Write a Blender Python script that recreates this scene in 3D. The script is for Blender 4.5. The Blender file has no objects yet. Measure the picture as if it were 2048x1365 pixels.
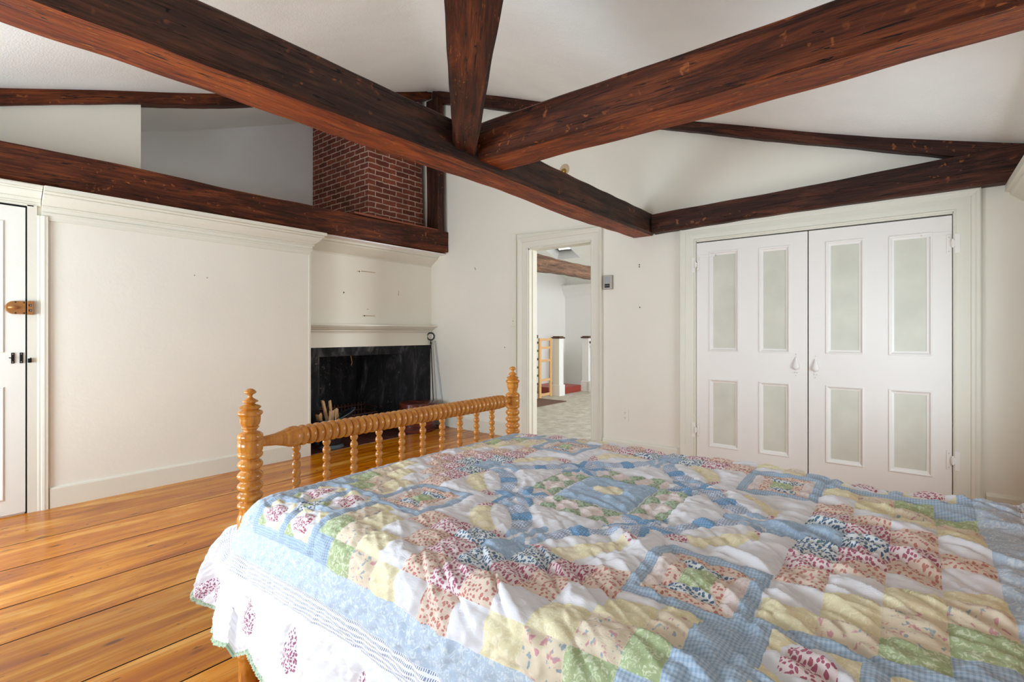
import bpy, math, random
import numpy as np
from mathutils import Vector, Matrix

random.seed(7)
rng = np.random.default_rng(11)
S = bpy.context.scene
C = S.collection

# ------------------------------------------------------------------ camera
FOC = 1003.0                       # focal length in px of a 2048 px wide frame
cam_d = bpy.data.cameras.new('camera')
cam = bpy.data.objects.new('camera', cam_d)
C.objects.link(cam)
cam_d.sensor_width = 36.0
cam_d.lens = 36.0 * FOC / 2048.0
cam_d.shift_y = -(666.0 - 682.5) / 2048.0 * -1.0
cam_d.clip_start = 0.02
cam.location = (0, 0, 1.2)
cam.rotation_euler = (math.pi / 2, 0, math.asin(803 / 1285.0))
S.camera = cam

# ------------------------------------------------------------------ world, daylight, exposure
W = bpy.data.worlds.new('daylight'); S.world = W
W.use_nodes = True
W.node_tree.nodes['Background'].inputs[0].default_value = (0.86, 0.93, 1.0, 1)
W.node_tree.nodes['Background'].inputs[1].default_value = 1.6
S.view_settings.view_transform = 'Standard'
S.view_settings.look = 'None'
S.view_settings.gamma = 1
S.view_settings.use_curve_mapping = False
S.view_settings.exposure = 0.44
S.cycles.max_bounces = 14
S.cycles.diffuse_bounces = 10
S.cycles.glossy_bounces = 4
S.cycles.sample_clamp_indirect = 6
S.cycles.caustics_reflective = False
S.cycles.caustics_refractive = False


def area(name, loc, direction, sx, sy, power, col=(1, 1, 1)):
    d = bpy.data.lights.new(name, 'AREA')
    d.shape = 'RECTANGLE'; d.size = sx; d.size_y = sy; d.energy = power; d.color = col
    o = bpy.data.objects.new(name, d); C.objects.link(o)
    o.location = loc
    o.rotation_euler = Vector(direction).to_track_quat('-Z', 'Y').to_euler()
    return o


# daylight through the side window and skylight, plus unseen added rear and hall windows
DAY = (0.805, 0.945, 1.06)
area('window_daylight', (-3.65, -1.42, 1.05), (0.0, 1, 0.35), 1.1, 1.1, 81, DAY)  # added window lamp behind the camera, tilted up to fill the ceiling
area('window_daylight', (-1.65, -1.42, 1.05), (0.05, 1, 0.45), 1.1, 1.1, 39, DAY)  # second added rear lamp, brightens the closet wall and ceiling
area('window_daylight', (0.74, 3.30, 0.95), (-1, 0, 0.05), 1.1, 1.0, 19, DAY)
area('skylight_daylight', (-5.73, 8.92, 3.32), (0, -0.33, -0.94), 0.5, 0.5, 110, (0.97, 1.0, 1.0))
area('window_daylight', (0.86, 7.2, 1.4), (-1, 0, 0), 1.4, 1.3, 150, (0.97, 1.0, 1.0))  # unseen hall window lamp, added to brighten the hall

# ------------------------------------------------------------------ material helpers


def lin(r, g, b):
    def f(c):
        c /= 255.0
        return c / 12.92 if c <= 0.04045 else ((c + 0.055) / 1.055) ** 2.4
    return (f(r), f(g), f(b), 1.0)


class M:
    """tiny node builder"""

    def __init__(s, name, rough=0.6, spec=0.5):
        s.m = bpy.data.materials.new(name); s.m.use_nodes = True
        s.t = s.m.node_tree; s.n = s.t.nodes; s.l = s.t.links
        s.b = s.n['Principled BSDF']
        s.b.inputs['Roughness'].default_value = rough
        s.b.inputs['Specular IOR Level'].default_value = spec

    def node(s, typ, **kw):
        o = s.n.new(typ)
        for k, v in kw.items():
            setattr(o, k, v)
        return o

    def put(s, sock, v):
        if v is None:
            return
        if hasattr(v, 'is_output') or isinstance(v, bpy.types.NodeSocket):
            s.l.new(v, sock)
        else:
            sock.default_value = v

    def coord(s, kind='Object', scale=(1, 1, 1), rot=(0, 0, 0), loc=(0, 0, 0)):
        if kind == 'UV':
            c = s.node('ShaderNodeUVMap').outputs[0]
        else:
            c = s.node('ShaderNodeTexCoord').outputs[kind]
        mp = s.node('ShaderNodeMapping')
        s.l.new(c, mp.inputs[0])
        mp.inputs['Scale'].default_value = scale
        mp.inputs['Rotation'].default_value = rot
        mp.inputs['Location'].default_value = loc
        return mp.outputs[0]

    def noise(s, vec, scale=5, detail=4, rough=0.55, dist=0.0):
        o = s.node('ShaderNodeTexNoise')
        s.l.new(vec, o.inputs['Vector'])
        o.inputs['Scale'].default_value = scale; o.inputs['Detail'].default_value = detail
        o.inputs['Roughness'].default_value = rough; o.inputs['Distortion'].default_value = dist
        return o.outputs['Fac']

    def ramp(s, fac, stops, interp='LINEAR'):
        o = s.node('ShaderNodeValToRGB')
        o.color_ramp.interpolation = interp
        while len(o.color_ramp.elements) < len(stops):
            o.color_ramp.elements.new(0.5)
        for e, (p, c) in zip(o.color_ramp.elements, stops):
            e.position = p
            e.color = c if len(c) == 4 else (*c, 1)
        s.l.new(fac, o.inputs[0])
        return o.outputs[0]

    def bw(s, fac, a, b):
        return s.ramp(fac, [(a, (0, 0, 0, 1)), (b, (1, 1, 1, 1))])

    def mix(s, fac, a, b, mode='MIX'):
        o = s.node('ShaderNodeMix', data_type='RGBA', blend_type=mode)
        s.put(o.inputs[0], fac); s.put(o.inputs[6], a); s.put(o.inputs[7], b)
        return o.outputs[2]

    def math(s, op, a, b=None, c=None):
        o = s.node('ShaderNodeMath', operation=op)
        s.put(o.inputs[0], a); s.put(o.inputs[1], b)
        if c is not None:
            s.put(o.inputs[2], c)
        return o.outputs[0]

    def bump(s, h, strength=0.3, dist=0.01):
        o = s.node('ShaderNodeBump')
        o.inputs['Strength'].default_value = strength; o.inputs['Distance'].default_value = dist
        s.l.new(h, o.inputs['Height'])
        s.l.new(o.outputs[0], s.b.inputs['Normal'])

    def color(s, c):
        s.put(s.b.inputs['Base Color'], c)
        return s


def paint(name, col, rough=0.55, var=0.02, bump=0.15, bscale=60, spec=0.3, lowscale=1.2, bdist=0.004):
    m = M(name, rough, spec)
    v = m.coord('Object')
    n = m.noise(v, lowscale, 3)
    d = tuple(max(0, c * (1 - var * 2.2)) for c in col[:3]) + (1,)
    m.color(m.mix(m.bw(n, 0.35, 0.65), d, col))
    m.bump(m.noise(v, bscale, 3), bump, bdist)
    return m.m


M_wall = paint('white_plaster', lin(228, 224, 212), 0.7, 0.02, 0.25, 30)
M_trim = paint('grey_white_trim_paint', lin(219, 216, 202), 0.42, 0.02, 0.12, 45, 0.4)
M_door = paint('old_white_door_paint', lin(226, 225, 217), 0.42, 0.03, 0.2, 30, 0.4)
M_closet = paint('closet_door_paint', lin(229, 225, 219), 0.42, 0.015, 0.08, 45, 0.4)
M_panel = paint('sage_panel_paint', lin(207, 206, 192), 0.5, 0.05, 0.1, 40, 0.3, 4)
M_loft = paint('grey_loft_plaster', lin(238, 237, 236), 0.8, 0.03, 0.2, 20)
M_plate = paint('ivory_plastic', lin(226, 222, 208), 0.3, 0.0, 0.0)
M_dark = paint('shade_black', (0.01, 0.01, 0.01, 1), 0.9, 0)  # flat black for the shade in gaps and inside the closet
M_screw = paint('dark_hole', (0.02, 0.018, 0.015, 1), 0.6, 0)

# ceiling with sand texture
m = M('sand_textured_ceiling', 0.85, 0.2)
v = m.coord('Object')
m.color(m.mix(m.bw(m.noise(v, 1.5, 3), 0.3, 0.7), lin(239, 241, 237), lin(247, 248, 244)))
n1 = m.noise(v, 90, 4, 0.7); n2 = m.noise(m.coord('Object', (1, 1, 1)), 4, 3)
m.bump(m.math('ADD', n1, m.math('MULTIPLY', n2, 1.6)), 0.35, 0.012)
M_ceil = m.m


def beam_mat(name, cols, hi, sc=(1.0, 9, 9), contrast=(0.36, 0.64), rough=0.5, scratch=0.55):
    """old hewn timber, grain along local x"""
    m = M(name, rough, 0.2)
    v = m.coord('Object', sc)
    a = m.noise(v, 1.5, 9, 0.72, 0.8)
    base = m.ramp(a, [(contrast[0], cols[0]), (0.5, cols[1]), (contrast[1], cols[2])])
    g = m.noise(m.coord('Object', (2.5, 110, 110)), 1.0, 4, 0.7, 0.3)
    base = m.mix(m.math('MULTIPLY', m.bw(g, 0.5, 0.72), 0.75), base, tuple(c * 0.35 for c in cols[0][:3]) + (1,))
    # big soot patches
    p = m.bw(m.noise(m.coord('Object', (1.3, 4, 4)), 1.6, 3, 0.6), 0.48, 0.68)
    base = m.mix(m.math('MULTIPLY', p, 0.6), base, tuple(c * 0.45 for c in cols[1][:3]) + (1,))
    # light scratches at an angle
    w = m.noise(m.coord('Object', (26, 130, 26), (0, 0.5, 0.6)), 1.0, 2, 0.5, 0.4)
    w2 = m.bw(m.noise(m.coord('Object', (2, 5, 5)), 2.0, 2), 0.5, 0.6)
    base = m.mix(m.math('MULTIPLY', m.math('MULTIPLY', m.bw(w, 0.62, 0.70), w2), scratch), base, hi)
    # long cracks
    cr = m.noise(m.coord('Object', (0.8, 22, 22)), 1.3, 3, 0.5, 0.5)
    line = m.math('LESS_THAN', m.math('ABSOLUTE', m.math('SUBTRACT', cr, 0.5)), 0.006)
    base = m.mix(line, base, (0.008, 0.004, 0.003, 1))
    m.color(base)
    h = m.math('ADD', m.math('MULTIPLY', g, 0.4), m.math('SUBTRACT', a, m.math('MULTIPLY', line, 0.7)))
    m.bump(h, 0.8, 0.010)
    return m.m


c = lin
B_side = beam_mat('dull_brown_timber', (c(38, 26, 22), c(66, 44, 35), c(96, 58, 42)), c(168, 98, 58))  # beam sides, darker than the red timber set on undersides
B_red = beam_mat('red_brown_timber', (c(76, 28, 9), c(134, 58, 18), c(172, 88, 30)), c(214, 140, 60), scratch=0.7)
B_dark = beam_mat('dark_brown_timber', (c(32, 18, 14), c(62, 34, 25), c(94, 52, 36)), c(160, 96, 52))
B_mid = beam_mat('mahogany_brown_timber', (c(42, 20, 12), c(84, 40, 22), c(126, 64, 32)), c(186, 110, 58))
B_hall = beam_mat('weathered_timber', (c(74, 54, 44), c(122, 92, 76), c(150, 112, 86)), c(190, 140, 90))

# pine floor
m = M('varnished_wide_pine', 0.26, 0.5)
at = m.node('ShaderNodeAttribute', attribute_name='tone')
sep = m.node('ShaderNodeSeparateColor'); m.l.new(at.outputs['Color'], sep.inputs[0])
tc = m.node('ShaderNodeTexCoord').outputs['Object']
off = m.node('ShaderNodeCombineXYZ')
m.l.new(m.math('MULTIPLY', sep.outputs[0], 37.0), off.inputs[1])
m.l.new(m.math('MULTIPLY', sep.outputs[1], 11.0), off.inputs[2])
add = m.node('ShaderNodeVectorMath', operation='ADD'); m.l.new(tc, add.inputs[0]); m.l.new(off.outputs[0], add.inputs[1])


def mapped(vec, scale):
    mp = m.node('ShaderNodeMapping'); m.l.new(vec, mp.inputs[0]); mp.inputs['Scale'].default_value = scale
    return mp.outputs[0]


vv = add.outputs[0]
a = m.noise(mapped(vv, (4.2, 0.42, 1)), 1.6, 8, 0.66, 1.6)
base = m.ramp(a, [(0.30, c(140, 80, 42)), (0.43, c(180, 112, 58)), (0.54, c(208, 144, 82)), (0.68, c(228, 178, 114))])
fine = m.noise(mapped(vv, (90, 2.2, 1)), 1.0, 5, 0.65, 0.4)
base = m.mix(m.math('MULTIPLY', m.bw(fine, 0.48, 0.72), 0.55), base, c(132, 70, 34))
red = m.bw(m.noise(mapped(vv, (4, 0.5, 1)), 1.1, 3), 0.45, 0.7)
base = m.mix(m.math('MULTIPLY', red, 0.5), base, c(168, 92, 52))
kn = m.node('ShaderNodeTexVoronoi'); m.l.new(mapped(vv, (6.0, 2.2, 1)), kn.inputs['Vector']); kn.inputs['Scale'].default_value = 1.0
kmask = m.math('MULTIPLY', m.ramp(kn.outputs['Distance'], [(0.0, (1, 1, 1, 1)), (0.035, (1, 1, 1, 1)), (0.10, (0, 0, 0, 1))]), 0.75)
base = m.mix(kmask, base, c(66, 34, 18))
sp = m.noise(mapped(vv, (60, 16, 1)), 1.0, 2, 0.5)
base = m.mix(m.math('MULTIPLY', m.bw(sp, 0.70, 0.74), 0.85), base, c(52, 26, 14))
tone = m.node('ShaderNodeHueSaturation')
m.l.new(base, tone.inputs['Color'])
m.l.new(m.math('ADD', 0.70, m.math('MULTIPLY', sep.outputs[2], 0.36)), tone.inputs['Value'])
tone.inputs['Saturation'].default_value = 1.14
m.color(tone.outputs[0])
m.bump(m.math('ADD', fine, m.math('MULTIPLY', a, 1.5)), 0.10, 0.004)
M_floor = m.m


def spool_mat():
    m = M('golden_maple_varnish', 0.22, 0.5)
    v = m.coord('Object', (30, 30, 5))
    a = m.noise(v, 1.4, 6, 0.6, 0.8)
    m.color(m.ramp(a, [(0.28, c(160, 92, 24)), (0.5, c(196, 126, 44)), (0.72, c(218, 152, 66))]))
    m.b.inputs['Coat Weight'].default_value = 0.35
    m.b.inputs['Coat Roughness'].default_value = 0.15
    return m.m


M_spool = spool_mat()


def simple(name, col, rough=0.5, metal=0.0, var=0.1, scale=8, bump=0.1):
    m = M(name, rough, 0.5)
    v = m.coord('Object')
    n = m.noise(v, scale, 4)
    d = tuple(x * (1 - var * 2) for x in col[:3]) + (1,)
    m.color(m.mix(n, d, col))
    m.b.inputs['Metallic'].default_value = metal
    if bump:
        m.bump(m.noise(v, scale * 6, 3), bump, 0.003)
    return m.m


M_iron = simple('black_iron', c(30, 29, 30), 0.5, 0.6, 0.2)
M_steel = simple('black_enamel_steel', c(34, 38, 42), 0.3, 0.3, 0.1)
M_steelband = simple('worn_blue_grey_steel', c(86, 98, 108), 0.45, 0.4, 0.2)
M_bronze = simple('bronze_painted_brass', c(176, 122, 72), 0.32, 0.45, 0.1, 20)
M_brass = simple('bright_brass', c(190, 150, 70), 0.25, 0.8, 0.2, 40)
M_rust = simple('rusty_iron', c(82, 48, 38), 0.8, 0.2, 0.3, 30)
M_stick = simple('split_kindling', c(214, 172, 126), 0.8, 0, 0.16, 30, 0.4)
M_lath = simple('pale_new_pine', c(226, 182, 128), 0.5, 0, 0.1, 6)
M_cap = simple('dark_wood_cap', c(96, 58, 40), 0.35, 0, 0.2, 10)
M_mat = simple('brown_mat_pile', c(120, 88, 76), 0.95, 0, 0.15, 60, 0.4)
M_redstep = simple('brick_red_stair_paint', c(156, 62, 48), 0.45, 0, 0.08, 6)
M_green = simple('pale_green_paint', c(200, 208, 190), 0.6, 0, 0.15, 20)
M_hwhite = paint('bright_white_paint', lin(236, 236, 236), 0.5, 0.01, 0.05)
M_chrome = simple('satin_grey_metal', c(150, 152, 152), 0.3, 0.6, 0.05)
M_therm = simple('warm_grey_metal_cover', c(168, 160, 148), 0.4, 0.3, 0.05)
M_sheet = simple('white_cotton', c(236, 236, 240), 0.9, 0, 0.02, 30)
M_ply = simple('old_red_plank', c(142, 74, 48), 0.6, 0, 0.2, 12)
M_stain = simple('tan_glue_residue', c(206, 184, 150), 0.8, 0, 0.2, 40)

m = M('oxblood_bentwood', 0.25, 0.5)
a = m.noise(m.coord('Object', (3, 3, 14)), 2.0, 5, 0.6, 0.4)
m.color(m.ramp(a, [(0.3, c(52, 18, 14)), (0.55, c(98, 42, 30)), (0.75, c(126, 62, 44))]))
M_box = m.m

m = M('oatmeal_carpet', 0.97, 0.1)
v = m.coord('Object')
m.color(m.mix(m.bw(m.noise(v, 7, 5, 0.7), 0.35, 0.65), c(188, 180, 168), c(222, 217, 208)))
m.bump(m.noise(v, 130, 4, 0.8), 0.7, 0.015)
M_carpet = m.m

m = M('soot_blackened_brick', 0.8, 0.25)
v = m.coord('Object')
s1 = m.noise(m.coord('Object', (3.5, 3.5, 1.2)), 2.0, 7, 0.68, 0.8)
s2 = m.noise(v, 26, 6, 0.75, 0.4)
base = m.ramp(s1, [(0.36, c(16, 16, 18)), (0.52, c(32, 33, 36)), (0.62, c(62, 61, 63)), (0.74, c(104, 97, 92))])
base = m.mix(m.math('MULTIPLY', m.bw(s2, 0.60, 0.70), m.bw(m.noise(v, 2.2, 3), 0.52, 0.64)), base, c(168, 156, 146))
m.color(base)
m.bump(m.math('ADD', s1, m.math('MULTIPLY', s2, 0.6)), 0.5, 0.02)
M_soot = m.m


def brick_mat(name, c1, c2, mortar, bw, bh, ms, bias=0.0, rough=0.75):
    m = M(name, rough, 0.3)
    uv = m.node('ShaderNodeUVMap').outputs[0]
    nz = m.node('ShaderNodeTexNoise'); m.l.new(uv, nz.inputs['Vector']); nz.inputs['Scale'].default_value = 14
    sub = m.node('ShaderNodeVectorMath', operation='SUBTRACT'); m.l.new(nz.outputs['Color'], sub.inputs[0]); sub.inputs[1].default_value = (0.5, 0.5, 0.5)
    scl = m.node('ShaderNodeVectorMath', operation='SCALE'); m.l.new(sub.outputs[0], scl.inputs[0]); scl.inputs['Scale'].default_value = 0.020 if bh < 0.1 else 0.004
    ad = m.node('ShaderNodeVectorMath', operation='ADD'); m.l.new(uv, ad.inputs[0]); m.l.new(scl.outputs[0], ad.inputs[1])
    b = m.node('ShaderNodeTexBrick')
    m.l.new(ad.outputs[0], b.inputs['Vector'])
    b.inputs['Scale'].default_value = 1
    b.inputs['Brick Width'].default_value = bw; b.inputs['Row Height'].default_value = bh
    b.inputs['Mortar Size'].default_value = ms; b.inputs['Mortar Smooth'].default_value = 0.2
    b.inputs['Bias'].default_value = bias
    b.inputs['Color1'].default_value = c1; b.inputs['Color2'].default_value = c2; b.inputs['Mortar'].default_value = mortar
    n = m.noise(uv, 30, 5, 0.7)
    big = m.bw(m.noise(uv, 5, 3), 0.45, 0.62)
    col = m.mix(m.math('MULTIPLY', big, 0.35), b.outputs['Color'], (0.02, 0.012, 0.01, 1))
    m.color(m.mix(0.5, col, m.mix(n, (0.1, 0.1, 0.1, 1), (1, 1, 1, 1)), 'OVERLAY'))
    h = m.math('ADD', m.math('MULTIPLY', b.outputs['Fac'], -1.2), m.math('MULTIPLY', n, 0.6))
    m.bump(h, 0.8, 0.01)
    return m.m


M_brick = brick_mat('old_red_chimney_brick', c(140, 74, 54), c(104, 52, 42), c(196, 168, 150), 0.205, 0.066, 0.007)
M_tile = brick_mat('dark_red_hearth_tile', c(92, 46, 38), c(74, 38, 32), c(120, 100, 88), 0.2, 0.2, 0.004, 0, 0.35)

# ------------------------------------------------------------------ geometry helpers


class MB:
    def __init__(s):
        s.v = []; s.f = []; s.mi = []; s.uv = None

    def quad(s, a, b, c_, d, mi=0):
        i = len(s.v); s.v += [tuple(a), tuple(b), tuple(c_), tuple(d)]; s.f.append((i, i + 1, i + 2, i + 3)); s.mi.append(mi)

    def poly(s, pts, mi=0):
        i = len(s.v); s.v += [tuple(p) for p in pts]; s.f.append(tuple(range(i, i + len(pts)))); s.mi.append(mi)

    def box(s, x0, x1, y0, y1, z0, z1, mi=0, mat=None):
        if x0 > x1: x0, x1 = x1, x0
        if y0 > y1: y0, y1 = y1, y0
        if z0 > z1: z0, z1 = z1, z0
        p = [(x0, y0, z0), (x1, y0, z0), (x1, y1, z0), (x0, y1, z0), (x0, y0, z1), (x1, y0, z1), (x1, y1, z1), (x0, y1, z1)]
        if mat is not None:
            p = [tuple(mat @ Vector(q)) for q in p]
        i = len(s.v); s.v += p
        for f in ((0, 3, 2, 1), (4, 5, 6, 7), (0, 1, 5, 4), (1, 2, 6, 5), (2, 3, 7, 6), (3, 0, 4, 7)):
            s.f.append(tuple(i + k for k in f)); s.mi.append(mi)

    def grid(s, P, closed_u=False, closed_v=False, mi=0, flip=False):
        """P[i][j] points"""
        nu, nv = len(P), len(P[0]); b = len(s.v)
        for r in P:
            s.v += [tuple(q) for q in r]
        for i in range(nu if closed_u else nu - 1):
            for j in range(nv if closed_v else nv - 1):
                i2, j2 = (i + 1) % nu, (j + 1) % nv
                q = (b + i * nv + j, b + i2 * nv + j, b + i2 * nv + j2, b + i * nv + j2)
                s.f.append(q[::-1] if flip else q); s.mi.append(mi)

    def lathe(s, prof, seg=24, mat=None, mi=0, squash=(1, 1)):
        """prof [(r,z)] from top or bottom, axis local z"""
        P = []
        for r, z in prof:
            row = []
            for k in range(seg):
                a_ = 2 * math.pi * k / seg
                q = Vector((r * math.cos(a_) * squash[0], r * math.sin(a_) * squash[1], z))
                row.append(mat @ q if mat is not None else q)
            P.append(row)
        s.grid(P, closed_v=True, mi=mi)
        for row in (P[0], P[-1]):
            pass
        b = len(s.v)
        if prof[0][0] > 1e-5:
            s.poly(P[0][::-1] if True else P[0], mi)
        if prof[-1][0] > 1e-5:
            s.poly(P[-1], mi)

    def tube(s, pts, r, seg=8, mi=0, closed=False):
        pts = [Vector(p) for p in pts]; n = len(pts); P = []
        prev = None
        for i, p in enumerate(pts):
            a_ = pts[(i - 1) % n] if (closed or i > 0) else p
            b_ = pts[(i + 1) % n] if (closed or i < n - 1) else p
            t = (b_ - a_).normalized()
            ref = Vector((0, 0, 1)) if abs(t.z) < 0.9 else Vector((1, 0, 0))
            if prev is not None:
                ref = prev
            u = (ref - t * ref.dot(t)).normalized(); prev = u
            w = t.cross(u)
            rr = r[i] if isinstance(r, (list, tuple)) else r
            P.append([p + (u * math.cos(2 * math.pi * k / seg) + w * math.sin(2 * math.pi * k / seg)) * rr for k in range(seg)])
        s.grid(P, closed_u=closed, closed_v=True, mi=mi)
        if not closed:
            s.poly(P[0][::-1], mi); s.poly(P[-1], mi)

    def build(s, name, mats, parent=None, smooth=False, bevel=0, fix=True, auto=None):
        me = bpy.data.meshes.new(name)
        me.from_pydata(s.v, [], s.f)
        if not isinstance(mats, (list, tuple)):
            mats = [mats]
        for q in mats:
            me.materials.append(q)
        me.polygons.foreach_set('material_index', s.mi)
        if smooth:
            me.polygons.foreach_set('use_smooth', [True] * len(s.f))
        me.update()
        if fix or smooth:
            import bmesh
            bm = bmesh.new(); bm.from_mesh(me)
            bmesh.ops.remove_doubles(bm, verts=bm.verts, dist=1e-5)
            if fix:
                bmesh.ops.recalc_face_normals(bm, faces=bm.faces)
            bm.to_mesh(me); bm.free()
        o = bpy.data.objects.new(name, me); C.objects.link(o)
        if parent:
            o.parent = parent
        if bevel:
            b = o.modifiers.new('bevel', 'BEVEL'); b.width = bevel; b.segments = 2; b.limit_method = 'ANGLE'; b.angle_limit = 0.7
        if smooth and auto:
            me.set_sharp_from_angle(angle=auto)
        return o


def thing(name, label, cat, loc=(0, 0, 0), group=None, rz=0):
    o = bpy.data.objects.new(name, None); C.objects.link(o)
    o.location = loc; o.rotation_euler = (0, 0, rz); o.empty_display_size = 0.1
    return tag(o, label, cat, group)


def tag(o, label=None, cat=None, group=None, kind=None):
    if label: o['label'] = label
    if cat: o['category'] = cat
    if group: o['group'] = group
    if kind: o['kind'] = kind
    return o


def struct(mb, name, mats, label, cat, **kw):
    o = mb.build(name, mats, **kw)
    return tag(o, label, cat, kind='structure')


def centre(o, loc):
    """put the origin of a top level mesh at loc"""
    loc = Vector(loc)
    o.data.transform(Matrix.Translation(-loc)); o.location = loc
    return o


def copy_tree(o, parent=None):
    n = o.copy(); C.objects.link(n)
    n.parent = parent
    for ch in [x for x in bpy.data.objects if x.parent == o]:
        copy_tree(ch, n)
    return n


# ------------------------------------------------------------------ main dimensions
XL = -4.61        # face of the boarded left wall
XF = -4.97        # face of the fireplace wall (set back)
XR = 0.58         # right wall
YB = 4.50         # back wall
YR = -1.30        # rear wall behind the camera
YE = 2.595        # where the boarded wall ends and the chimney recess begins
XH = -6.30        # loft back wall


def fX(x):
    return float(np.interp(x, [-6.4, -4.94, -3.89, -1.683, -0.157, 0.533, 0.8], [4.84, 4.37, 3.985, 3.115, 2.59, 2.375, 2.30]))


def gY(y):
    return float(np.interp(y, [-1.6, 0.495, 1.99, 4.5, 4.8], [2.16, 2.885, 3.41, 4.37, 4.48]))


# ------------------------------------------------------------------ floor
mb = MB()
edges = [-6.0, -5.4, -4.985, -4.62, -3.975, -3.58, -3.09, -2.735, -2.23, -1.966, -1.5, -1.05, -0.62, -0.15, 0.25, 0.62]
tones = []
for i in range(len(edges) - 1):
    x0, x1 = edges[i], edges[i + 1]
    if x1 < -4.6:
        continue
    t = (rng.random(), rng.random(), rng.random())
    joints = [YR - 0.05] + ([random.uniform(0.2, 3.6)] if i in (9, 12) else []) + [YB + 0.12]
    for k in range(len(joints) - 1):
        y0, y1 = joints[k], joints[k + 1]
        N = 40
        ra, rb = [], []
        ph = random.random() * 9
        for q in range(N + 1):
            y = y0 + (y1 - y0) * q / N
            g = 0.0036 + 0.0030 * (0.5 + 0.5 * math.sin(y * 3.1 + ph)) * (0.5 + 0.5 * math.sin(y * 7.7 + ph * 2))
            ra.append((x0 + g, y + 0.0, 0)); rb.append((x1 - g * 0.7, y, 0))
        P = [[(p[0], p[1], -0.02) for p in ra], ra, rb, [(p[0], p[1], -0.02) for p in rb]]
        n0 = len(mb.f); mb.grid(P[0:2], mi=1); mb.grid(P[1:3]); mb.grid(P[2:4], mi=1)  # plank edges black, so gaps stay dark where light reaches in
        tones += [t] * (len(mb.f) - n0)
n0 = len(mb.f)
mb.box(XF - 1.2, XR + 0.1, YR - 0.1, YB + 0.12, -0.06, -0.012, 1)
tones += [(0, 0, 0)] * (len(mb.f) - n0)
fl = struct(mb, 'floor', [M_floor, M_dark], 'wide varnished pine board floor of the bedroom', 'floor', fix=False)
ca = fl.data.color_attributes.new('tone', 'FLOAT_COLOR', 'CORNER')
arr = []
for p in fl.data.polygons:
    arr += [(*tones[p.index], 1.0)] * p.loop_total
ca.data.foreach_set('color', np.array(arr, dtype=np.float32).ravel())

# hearth slab, flush
mb = MB()
mb.box(XF - 0.62, XL + 0.0, 2.60, YB - 0.005, -0.03, 0.004)
h = struct(mb, 'hearth', M_tile, 'dark red square tiled hearth in front of the fireplace', 'hearth')


def planar_uv(o, axis):
    uv = o.data.uv_layers.new(name='UVMap')
    for p in o.data.polygons:
        n = p.normal
        for li in p.loop_indices:
            co = o.data.vertices[o.data.loops[li].vertex_index].co
            if abs(n.z) > 0.7:
                uv.data[li].uv = (co.x, co.y)
            elif abs(n.x) > abs(n.y):
                uv.data[li].uv = (co.y, co.z)
            else:
                uv.data[li].uv = (co.x, co.z)


planar_uv(h, 'z')

# ------------------------------------------------------------------ walls
TH = 0.12
# back wall with the door and the closet openings
DX0, DX1, DZ = -3.362, -2.558, 2.14          # doorway
CX0, CX1, CZ = -1.505, 0.208, 2.005         # closet


def wall_y(mb, x0, x1, y0, y1, z0, z1, holes):
    xs = sorted({x0, x1} | {h_[0] for h_ in holes} | {h_[1] for h_ in holes})
    zs = sorted({z0, z1} | {h_[2] for h_ in holes} | {h_[3] for h_ in holes})
    for i in range(len(xs) - 1):
        for j in range(len(zs) - 1):
            cx, cz = (xs[i] + xs[i + 1]) / 2, (zs[j] + zs[j + 1]) / 2
            if any(h_[0] < cx < h_[1] and h_[2] < cz < h_[3] for h_ in holes):
                continue
            mb.box(xs[i], xs[i + 1], y0, y1, zs[j], zs[j + 1])


def wall_x(mb, x0, x1, y0, y1, z0, z1, holes):
    t = MB(); wall_y(t, y0, y1, x0, x1, z0, z1, holes)
    b = len(mb.v)
    mb.v += [(p[1], p[0], p[2]) for p in t.v]
    mb.f += [tuple(b + k for k in f[::-1]) for f in t.f]; mb.mi += t.mi


mb = MB()
wall_y(mb, XH - 0.1, XR + 0.3, YB, YB + TH, 0, 4.9, [(DX0, DX1, -1, DZ), (CX0, CX1, -1, CZ)])
wb = struct(mb, 'wall_back', M_wall, 'white plaster gable wall holding the doorway and the closet', 'wall')
# paint scars and nail holes on plaster
def scar(parent, pts_yz=None, x=None, pts_xz=None, y=None, mat=None, name='paint_scar'):
    t = MB()
    if pts_yz:
        t.poly([(x + 0.0015, p[0], p[1]) for p in pts_yz])
    else:
        t.poly([(p[0], y - 0.0015, p[1]) for p in pts_xz])
    o = t.build(name, mat or M_stain, parent, fix=False)
    return o


mb = MB(); mb.box(XL - 0.20, XL, YR - 0.1, YE, 0, 2.2)
wl = struct(mb, 'wall_left', M_wall, 'smooth white boarded wall to the left of the fireplace', 'wall')
mb = MB()
wall_x(mb, XF - 0.14, XF, YE - 0.02, YB, 0, 2.3, [(2.90, 4.10, -1, 1.0)])
wf = struct(mb, 'wall_fireplace', M_wall, 'white plastered chimney breast wall above the fireplace', 'wall')
for (ya, za, yb, zb) in ((3.42, 1.905, 3.62, 1.915), (3.36, 1.902, 3.39, 1.908), (3.44, 1.392, 3.62, 1.402), (3.50, 1.47, 3.53, 1.478), (3.955, 1.66, 3.97, 1.72)):
    scar(wf, [(ya, za), (yb, za + 0.002), (yb, zb), (ya + 0.01, zb + 0.003)], XF)
for (ya, za) in ((3.2, 1.65), (3.40, 1.905), (3.47, 1.397)):
    scar(wf, [(ya + 0.008 * math.cos(t_), za + 0.009 * math.sin(t_)) for t_ in np.linspace(0, 5.5, 7)], XF + 0.001, mat=M_screw, name='nail_hole')
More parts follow.
